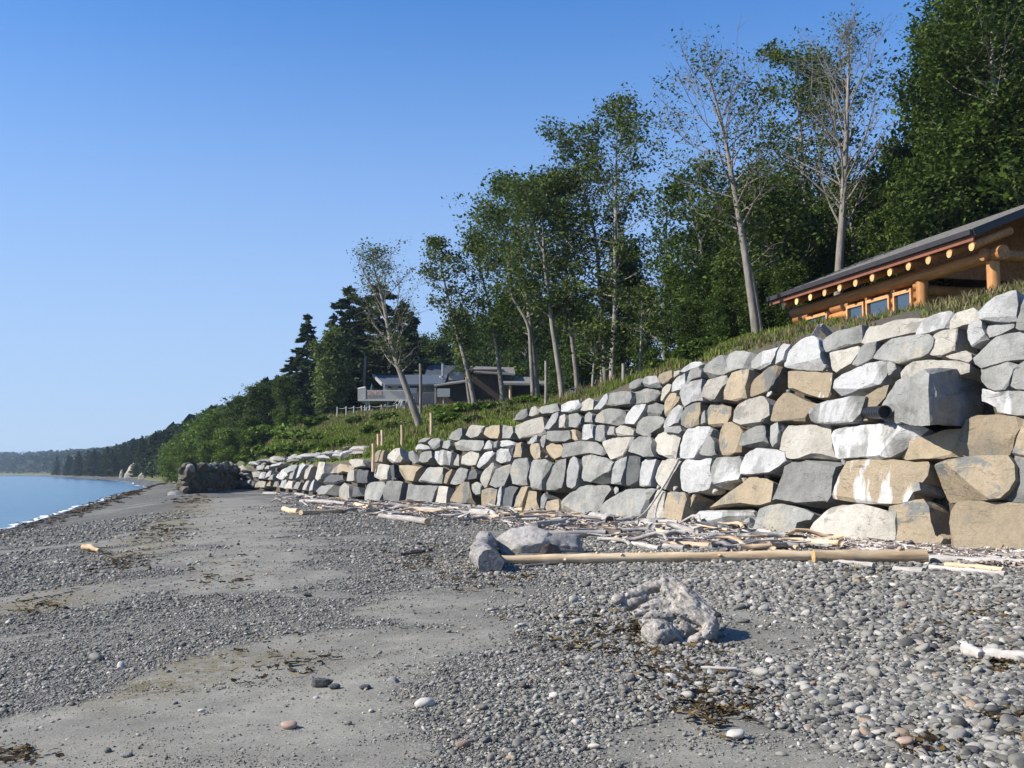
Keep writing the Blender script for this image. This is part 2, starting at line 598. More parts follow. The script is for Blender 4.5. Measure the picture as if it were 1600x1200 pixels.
M['grass'] = leaf_mat("grass_blades", [(0, (0.0787, 0.125, 0.0197)), (0.45, (0.1378, 0.1901, 0.0295)), (0.85, (0.2066, 0.2451, 0.0492)), (1, (0.2952, 0.2801, 0.0902))], 0.25)
M['grass_dry'] = leaf_mat("grass_dry", [(0, (.12, .12, .045)), (.5, (.21, .18, .08)), (1, (.31, .255, .14))], .3)
# ------------------------------------------------------------------ beach ground (one sheet to the horizon)
def plan(poly_px):
    a = np.array(poly_px, float)
    return ground_hit(a[:, 0], a[:, 1])[:, :2]


def poly_sd(poly, x, y):
    """signed distance to a closed plan polygon, negative inside"""
    x = np.asarray(x, float); y = np.asarray(y, float)
    d = np.full(x.shape, 1e18); ins = np.zeros(x.shape, bool)
    for i in range(len(poly)):
        a = poly[i]; b = poly[(i + 1) % len(poly)]
        e = b - a
        t = np.clip(((x - a[0]) * e[0] + (y - a[1]) * e[1]) / max(e @ e, 1e-9), 0, 1)
        d = np.minimum(d, (x - a[0] - t * e[0]) ** 2 + (y - a[1] - t * e[1]) ** 2)
        if abs(b[1] - a[1]) > 1e-9:
            c = ((a[1] > y) != (b[1] > y)) & (x < (b[0] - a[0]) * (y - a[1]) / (b[1] - a[1]) + a[0])
            ins ^= c
    return np.where(ins, -1, 1) * np.sqrt(d)


SAND = [plan(p) for p in (
    [(-200, 1250), (-150, 1110), (0, 1103), (130, 1082), (300, 1043), (430, 1003), (520, 988), (640, 983), (735, 1000), (690, 1040), (650, 1090), (625, 1150), (600, 1260)],
    [(268, 938), (330, 912), (430, 896), (520, 888), (600, 898), (520, 922), (400, 938)],
    [(200, 868), (290, 800), (350, 780), (410, 776), (440, 800), (530, 850), (500, 868), (380, 878)],
    [(315, 782), (400, 777), (455, 830), (490, 880), (530, 902), (500, 935), (320, 940), (265, 905), (285, 850)],
    [(560, 960), (620, 930), (760, 925), (800, 950), (740, 975), (650, 978)],
    [(960, 1150), (1100, 1120), (1300, 1150), (1420, 1190), (1460, 1260), (940, 1260)],
    [(1105, 1010), (1120, 960), (1180, 965), (1290, 985), (1240, 1020)],
)]
SANDW = [.55, 1.2, 2.5, 1.5, .6, .35, .3]


def sand_mask(x, y):
    P = p2(x, y)
    nz = fbm(P * .8, 4, 31)
    nz2 = fbm(P * np.array([.7, 1.3, 1]), 3, 77)
    s = np.zeros(np.shape(x))
    for poly, w in zip(SAND, SANDW):
        d = poly_sd(poly, x, y) + (nz * .75 + nz2 * .35) * w
        s = np.maximum(s, 1 - smooth(-w * .55, w * .55, d))
    # random thin sandy drifts further out
    far = smooth(10, 16, np.hypot(x, y))
    s = np.maximum(s, far * .7 * smooth(.35, .75, fbm(P * np.array([.16, .34, 1]), 3, 91)))
    return s


WRACK = [plan(p) for p in (
    [(250, 800), (300, 775), (335, 775), (300, 815), (255, 855), (190, 890), (130, 920), (110, 910), (190, 860)],
    [(0, 955), (60, 930), (110, 915), (60, 965), (0, 985)],
    [(330, 1030), (420, 1022), (470, 1032), (300, 1075), (220, 1085)],
)]


def wrack_mask(x, y):
    s = np.zeros(np.shape(x))
    nz = fbm(p2(x, y) * .9, 4, 41)
    for poly in WRACK:
        s = np.maximum(s, 1 - smooth(-.5, .5, poly_sd(poly, x, y) + nz * .8))
    return s


ang = np.concatenate([np.linspace(-180, -44, 60, endpoint=False), np.linspace(-44, 44, 340, endpoint=False), np.linspace(44, 180, 60, endpoint=False)])
rad = np.concatenate([[.35, .9, 1.6, 2.4], 3.0 * 1.0215 ** np.arange(0, 332)])
A, RR = np.meshgrid(np.radians(ang), rad)
gx, gy = RR * np.sin(A), RR * np.cos(A)
gz = beach_z(gx, gy)
sm = sand_mask(gx, gy)
near = 1 - smooth(14, 30, RR)
gz = gz + near * (1 - sm) * .012 * fbm(p2(gx, gy) * 7, 2, 3) + near * sm * .006 * fbm(p2(gx, gy) * np.array([1.5, 5, 1]), 2, 13)
ds_, _ = sdist(SHORE_R, gx, gy)
wet = (1 - smooth(.5, 3.0, ds_ + .5 * fbm(p2(gx, gy) * .5, 3, 55)))
nA, nR = len(ang), len(rad)
Vg = np.stack([gx, gy, gz], -1).reshape(-1, 3)
ii, jj = np.meshgrid(np.arange(nR - 1), np.arange(nA), indexing='ij')
j2 = (jj + 1) % nA
Fg = np.stack([ii * nA + jj, (ii + 1) * nA + jj, (ii + 1) * nA + j2, ii * nA + j2], -1).reshape(-1, 4)[:, ::-1]
Vg = np.vstack([Vg, [[0, 0, Vg[:nA, 2].mean()]]])

m = NT("beach_gravel_and_sand")
pos = m.geo("Position")
aS, aW, aK = m.attr("sand"), m.attr("wet"), m.attr("wrack")
vo = m.n("ShaderNodeTexVoronoi"); vo.inputs["Scale"].default_value = 24; m.link(pos, vo.inputs["Vector"])
vo2 = m.n("ShaderNodeTexVoronoi"); vo2.inputs["Scale"].default_value = 9; m.link(pos, vo2.inputs["Vector"])
sep = m.n("ShaderNodeSeparateColor"); m.link(vo.outputs["Color"], sep.inputs[0])
sep2 = m.n("ShaderNodeSeparateColor"); m.link(vo2.outputs["Color"], sep2.inputs[0])
pebc = m.ramp(sep.outputs[0], [(.0, (.045, .046, .045)), (.35, (.105, .107, .103)), (.7, (.175, .177, .169)), (.93, (.27, .267, .25)), (1, (.40, .39, .36))])
pebc2 = m.ramp(sep2.outputs[0], [(.0, (.055, .056, .055)), (.5, (.115, .117, .113)), (1, (.19, .189, .178))])
pebc = m.mix(.35, pebc, pebc2)
pebc = m.mix(1.0, pebc, (1.04, 1.0, .93), 'MULTIPLY')
gap = m.ramp(vo.outputs["Distance"], [(.25, (1, 1, 1)), (.75, (.4, .4, .4))])
pebc = m.mix(.8, pebc, gap, 'MULTIPLY')
patch = m.noise(pos, .23, 5, .6)
pebc = m.mix(.7, pebc, m.ramp(patch, [(.3, (.72, .74, .76)), (.7, (1.25, 1.22, 1.18))]), 'MULTIPLY')
sn = m.noise(pos, 3.2, 8, .65); sn2 = m.noise(pos, 60, 3, .7)
sandc = m.ramp(sn, [(.3, (.168, .161, .135)), (.55, (.218, .208, .174)), (.75, (.26, .248, .208))])
sandc = m.mix(.8, sandc, m.ramp(sn2, [(.3, (.66, .66, .66)), (.7, (1.25, 1.25, 1.25))]), 'MULTIPLY')
damp = m.noise(pos, .7, 5, .6, None, .6)
sandc = m.mix(.75, sandc, m.ramp(damp, [(.38, (.74, .73, .72)), (.56, (1.05, 1.05, 1.04))]), 'MULTIPLY')
grit = m.n("ShaderNodeTexVoronoi"); grit.inputs["Scale"].default_value = 75; m.link(pos, grit.inputs["Vector"])
gsep = m.n("ShaderNodeSeparateColor"); m.link(grit.outputs["Color"], gsep.inputs[0])
gk_ = m.math('MULTIPLY', m.math('GREATER_THAN', gsep.outputs[0], .78), m.math('LESS_THAN', grit.outputs["Distance"], .42))
sandc = m.mix(m.math('MULTIPLY', gk_, .75), sandc, m.ramp(gsep.outputs[1], [(0, (.06, .06, .058)), (.7, (.17, .165, .15)), (1, (.40, .39, .36))]))
c = m.mix(aS, pebc, sandc)
wn_ = m.noise(pos, 6, 6, .7)
wk = m.math('MULTIPLY', aK, m.ramp(wn_, [(.42, (0, 0, 0)), (.58, (.8, .8, .8))]))
c = m.mix(wk, c, (.12, .095, .035))
c = m.mix(m.math('MULTIPLY', aW, .72), c, (.04, .04, .036))
m.color(c); m.rough(m.math('MULTIPLY_ADD', aW, -.35, .9))
h = m.math('MULTIPLY', m.math('SUBTRACT', 1.0, aS), m.math('SUBTRACT', .6, vo.outputs["Distance"]))
h = m.math('ADD', h, m.math('MULTIPLY', sn2, .16))
h = m.math('ADD', h, m.math('MULTIPLY', sn, .6))
wvm = m.n('ShaderNodeMapping'); wvm.inputs['Scale'].default_value = (2.2, 7.5, 1); wvm.inputs['Rotation'].default_value = (0, 0, .5); m.link(pos, wvm.inputs[0])
h = m.math('ADD', h, m.math('MULTIPLY', m.noise(wvm.outputs[0], 1.0, 3, .5, None, .5), .7))
m.bump(h, .8, .03)
me = mesh("beach", Vg, Fg, m.m, True)
attr(me, "sand", np.append(sm.ravel(), 0)); attr(me, "wet", np.append(wet.ravel(), 0))
attr(me, "wrack", np.append(wrack_mask(gx, gy).ravel(), 0))
beach = obj("beach", me, kind="structure")

# ------------------------------------------------------------------ sea
m = NT("sea_water")
pos = m.geo("Position")
mp = m.n("ShaderNodeMapping"); mp.inputs["Scale"].default_value = (.55, 1.0, 1); mp.inputs["Rotation"].default_value = (0, 0, .5); m.link(pos, mp.inputs[0])
w1 = m.noise(mp.outputs[0], .55, 6, .62, None, .4)
w2 = m.noise(mp.outputs[0], 2.6, 4, .6)
big = m.noise(pos, .03, 3, .5)
m.b.inputs["Base Color"].default_value = (.045, .125, .19, 1)
m.b.inputs["Roughness"].default_value = .16
m.b.inputs["IOR"].default_value = 1.33
m.b.inputs["Specular IOR Level"].default_value = .5
hh = m.math('ADD', m.math('MULTIPLY', w1, 1.0), m.math('MULTIPLY', w2, .22))
hh = m.math('MULTIPLY', hh, m.math('MULTIPLY_ADD', big, 1.6, .1))
m.bump(hh, 1.0, .26)
me = mesh("sea", [(-9000, -300, SEAZ), (40, -300, SEAZ), (40, 9000, SEAZ), (-9000, 9000, SEAZ)], [(0, 1, 2, 3)], m.m)
obj("sea", me, kind="structure")

# surf: an uneven white wash of foam and a low lip of water along the shore
foam = NT("foam")
fco = foam.geo("Position")
fz = foam.noise(fco, 3.5, 5, .7)
foam.color(foam.ramp(fz, [(.35, (.45, .50, .53)), (.55, (.80, .82, .82))])); foam.rough(.6); foam.bump(fz, .6, .05)
st = resample(SHORE, 60)
st = st[(st[:, 1] > -8) & (st[:, 1] < 420)]
tt = np.gradient(st, axis=0); tt /= np.linalg.norm(tt, axis=1, keepdims=True)
nn = np.stack([-tt[:, 1], tt[:, 0]], -1)                       # seaward
g = Geo()
for line, (o0, wd, fr) in enumerate([(-.15, .5, .33)]):
    kk = fbm(np.stack([st[:, 0] * fr, st[:, 1] * fr, np.full(len(st), line * 9.)], -1), 3, 60 + line)
    k2 = fbm(np.stack([st[:, 0] * .9, st[:, 1] * .9, np.full(len(st), line * 5.)], -1), 3, 70 + line)
    sc = 1 + np.maximum(st[:, 1], 0) / 400
    a = st + nn * (o0 + .35 * kk * sc)[:, None]
    w = np.clip(wd * (.6 + .7 * k2), .16, 1) * sc
    for i in range(len(st) - 1):
        if w[i] > .04 and w[i + 1] > .04:
            p = [a[i], a[i] + nn[i] * w[i] * .5, a[i] + nn[i] * w[i], a[i + 1], a[i + 1] + nn[i + 1] * w[i + 1] * .5, a[i + 1] + nn[i + 1] * w[i + 1]]
            z = [SEAZ + .006, SEAZ + .025, SEAZ + .004]
            g.add([(*p[k], z[k % 3]) for k in range(6)], [(0, 3, 4, 1), (1, 4, 5, 2)])
s_ = obj("surf", g.mesh("surf", foam.m, True)); s_["kind"] = "stuff"; tag(s_, "thin white line of foam where small waves meet the gravel", "surf")

# ------------------------------------------------------------------ hillside above the wall
ST = resample(TOE, 14)
ST = ST[(ST[:, 1] > -40)]
T_ = np.gradient(ST, axis=0); T_ /= np.linalg.norm(T_, axis=1, keepdims=True)
for _ in range(12):
    T_[1:-1] = (T_[:-2] + 2 * T_[1:-1] + T_[2:]) / 4
T_ /= np.linalg.norm(T_, axis=1, keepdims=True)
N_ = np.stack([T_[:, 1], -T_[:, 0]], -1)
wt = np.interp(ST[:, 1], WT_Y, WT_Z)
rows = [.55] + [None] + [.25, .6, 1, 1.5, 2, 2.6, 3.3, 4.1, 5, 6, 7, 8.2, 9.5, 11, 13, 15, 18, 21, 25, 30, 36, 44, 54, 70, 95, 130, 190, 280]
HV = []
for k, rr in enumerate(rows):
    if k == 0:
        n_ = np.full(len(ST), .6); z = np.full(len(ST), -.5)
        xy = ST + N_ * n_[:, None]
    else:
        n_ = BATTER * wt + .55 + (rr or 0)
        xy = ST + N_ * n_[:, None]
        z = wt - .42 if rr is None else hill_z(xy[:, 0], xy[:, 1])
    HV.append(np.column_stack([xy, z]))
HV = np.array(HV)
nr, ns = HV.shape[:2]
ii, jj = np.meshgrid(np.arange(nr - 1), np.arange(ns - 1), indexing='ij')
HF = np.stack([ii * ns + jj, ii * ns + jj + 1, (ii + 1) * ns + jj + 1, (ii + 1) * ns + jj], -1).reshape(-1, 4)[:, ::-1]
m = NT("hillside_soil_and_turf")
pos = m.geo("Position"); so = m.attr("soil")
g1 = m.noise(pos, 1.1, 6, .65); g2 = m.noise(pos, 9, 5, .7)
turf = m.ramp(g2, [(.3, (.045, .065, .02)), (.5, (.095, .125, .032)), (.7, (.155, .165, .055))])
soil = m.ramp(g2, [(.3, (.05, .041, .031)), (.55, (.10, .082, .063)), (.75, (.16, .135, .105))])
k = m.math('MULTIPLY_ADD', g1, 1.9, -.95)
f = m.math('ADD', so, k)
f = m.n("ShaderNodeClamp", i={0: f}).outputs[0]
m.color(m.mix(f, turf, soil)); m.rough(.95); m.bump(m.math('ADD', g2, m.math('MULTIPLY', g1, .8)), .9, .10)
me = mesh("hillside", HV.reshape(-1, 3), HF, m.m, True)
nh, th = sdist(TOE_R, HV[..., 0], HV[..., 1])
mh = nh - BATTER * np.interp(th, WT_Y, WT_Z) - .7
soilv = np.where(th < 50, .95 - .75 * smooth(2.0, 6.5, mh), .25 * (1 - smooth(0, .8, mh))) + .55 * smooth(14, 22, mh)
soilv = np.where((mh < 0) & (th < 118), 1.2, np.where(th > 118, .42, soilv))
attr(me, "soil", soilv.ravel())
hill = obj("hillside", me, kind="structure")


# ------------------------------------------------------------------ rocks
def angular_rock(rng, sub=3, cuts=11, rough=.07, flat=(1, 1, 1)):
    """convex block cut by random planes, with a broken surface; unit radius"""
    bm = bmesh.new(); bmesh.ops.create_icosphere(bm, subdivisions=sub, radius=1)
    V = np.array([v.co[:] for v in bm.verts]); F = [tuple(v.index for v in f.verts) for f in bm.faces]; bm.free()
    nrm = rng.normal(size=(cuts, 3)); nrm /= np.linalg.norm(nrm, axis=1, keepdims=True)
    dd = rng.uniform(.62, 1.0, cuts)
    dt = V @ nrm.T
    r = np.where(dt > .08, dd / np.maximum(dt, .08), 9).min(1)
    r = np.minimum(r, 1.25)
    V = V * r[:, None]
    V = V * (1 + rough * fbm(V * 2.1 + rng.uniform(0, 50), 4, int(rng.integers(1e6))))[:, None]
    return V * np.array(flat), F


ROCKS = []
for k in range(12):
    V, F = angular_rock(np.random.default_rng(100 + k), 3, 10)
    ROCKS.append((V, F))


def rock_me(name, V, F, mat, angle=32):
    me = mesh(name, V, F, mat); me.shade_smooth(); me.set_sharp_from_angle(angle=math.radians(angle)); return me


# fitted stones: outline of each front face, and of a few shaded sides, as seen in the photo, stood on the leaning wall face, given its own thickness
def fit_stone(px, kind, rng, off=0.0, depth=.75, bulge=1.0):
    px = np.array(px, float)
    Q = wall_hit(px[:, 0], px[:, 1], .12 + off)
    c = Q.mean(0)
    T, N = wall_frame(c[0], c[1])
    U = np.cross(N, T); U = U if U[2] > 0 else -U
    P = np.stack([(Q - c) @ T, (Q - c) @ U], -1)
    ar = .5 * np.sum(P[:, 0] * np.roll(P[:, 1], -1) - np.roll(P[:, 0], -1) * P[:, 1])
    if ar < 0:
        P = P[::-1]
    size = math.sqrt(max(abs(ar), 1e-3))
    P = P - P.mean(0)
    P = P * 1.09
    bm = bmesh.new()
    hi = .25 * size
    f = [bm.verts.new((p[0], p[1], hi)) for p in P]; b = [bm.verts.new((p[0] * .9, p[1] * .9, -depth)) for p in P]
    k = len(P)
    bm.faces.new(f); bm.faces.new(b[::-1])
    for i in range(k):
        j = (i + 1) % k
        bm.faces.new((f[j], f[i], b[i], b[j]))

    def cut(co, no):
        bmesh.ops.bisect_plane(bm, geom=bm.verts[:] + bm.edges[:] + bm.faces[:], dist=1e-5, plane_co=co, plane_no=no, clear_outer=True)
        bmesh.ops.holes_fill(bm, edges=[e for e in bm.edges if e.is_boundary], sides=0)

    def tilt(a, th):
        return Vector((math.sin(a) * math.cos(th), math.sin(a) * math.sin(th), math.cos(a)))
    # split main face, then one to three broken facets, the first usually on the near end that lies in shade
    cut((0, 0, 0), tilt(abs(rng.normal(0, .06)), rng.uniform(0, 6.28)))
    nf = rng.integers(1, 5)
    for q in range(nf):
        th = math.pi + rng.normal(0, .6) if q == 0 else rng.uniform(0, 6.28)
        a_ = rng.uniform(.25, .85) if q == 0 else rng.uniform(.08, .38)
        ext = np.max(P @ np.array([math.cos(th), math.sin(th)]))
        r_ = ext * (rng.uniform(.62, .95) if q == 0 else rng.uniform(.35, .9))
        cut((math.cos(th) * r_, math.sin(th) * r_, 0), tilt(a_ * bulge, th))
    # chipped arrises
    for i in range(k):
        e = P[(i + 1) % k] - P[i]; L = np.linalg.norm(e)
        if L < .12 * size or rng.random() < .3:
            continue
        nn = np.array([e[1], -e[0]]) / L
        if np.max((P - P[i]) @ nn) > .03 * size:                # a hollow side: leave it square
            continue
        m_ = (P[i] + P[(i + 1) % k]) / 2 - nn * rng.uniform(.004, .045) * size
        be = rng.uniform(.5, 1.15); wob = rng.normal(0, .12)
        cut((m_[0], m_[1], 0), Vector((nn[0] * math.sin(be) + e[0] / L * wob, nn[1] * math.sin(be) + e[1] / L * wob, math.cos(be))))
    for _ in range(2):                                        # knock off a corner
        i = rng.integers(0, k); d = P[i] / max(np.linalg.norm(P[i]), 1e-6)
        r_ = max(np.max(P @ d) * rng.uniform(.90, .985), 0); be = rng.uniform(.7, 1.3)
        cut((d[0] * r_, d[1] * r_, 0), Vector((d[0] * math.sin(be), d[1] * math.sin(be), math.cos(be))))
    bmesh.ops.remove_doubles(bm, verts=bm.verts[:], dist=.004)
    bmesh.ops.triangulate(bm, faces=bm.faces[:])
    tgt = max(size / 8.5, .055)
    for _ in range(5):
        long_ = [e for e in bm.edges if e.calc_length() > tgt * 1.5 and max(e.verts[0].co.z, e.verts[1].co.z) > -.45 * size - .1]
        if not long_:
            break
        bmesh.ops.subdivide_edges(bm, edges=long_, cuts=1)
        bmesh.ops.triangulate(bm, faces=[f_ for f_ in bm.faces if len(f_.verts) > 3])
    bmesh.ops.recalc_face_normals(bm, faces=bm.faces[:])
    bm.verts.ensure_lookup_table()
    X = np.array([v.co[:] for v in bm.verts]); F = [tuple(v.index for v in f_.verts) for f_ in bm.faces]
    Nn = np.array([v.normal[:] for v in bm.verts]); bm.free()
    sd = int(rng.integers(1e6))
    Y = X * (1.9 / max(size, .4)) + sd % 97
    n1 = fbm(Y, 4, sd); n2 = fbm(Y * np.array([.8, 2.4, 1]) + 31, 3, sd + 5)
    led = np.floor(fbm(Y * np.array([1.0, 1.7, 1]) * .8 + 11, 2, sd + 9) * 4) / 4
    w = np.clip(1 + (X[:, 2] + .3 * size) / (.4 * size), .15, 1)
    X = X + Nn * ((.016 * n1 + .014 * n2 + .022 * led) * size * w)[:, None] + fbm(Y * 3.1 + 5, 2, sd + 3)[:, None] * Nn * .006 * size
    V = c + X[:, :1] * T + X[:, 1:2] * U + X[:, 2:] * N
    if np.dot(np.cross(T, U), N) < 0:
        F = [tuple(reversed(f_)) for f_ in F]
    return V, F, c


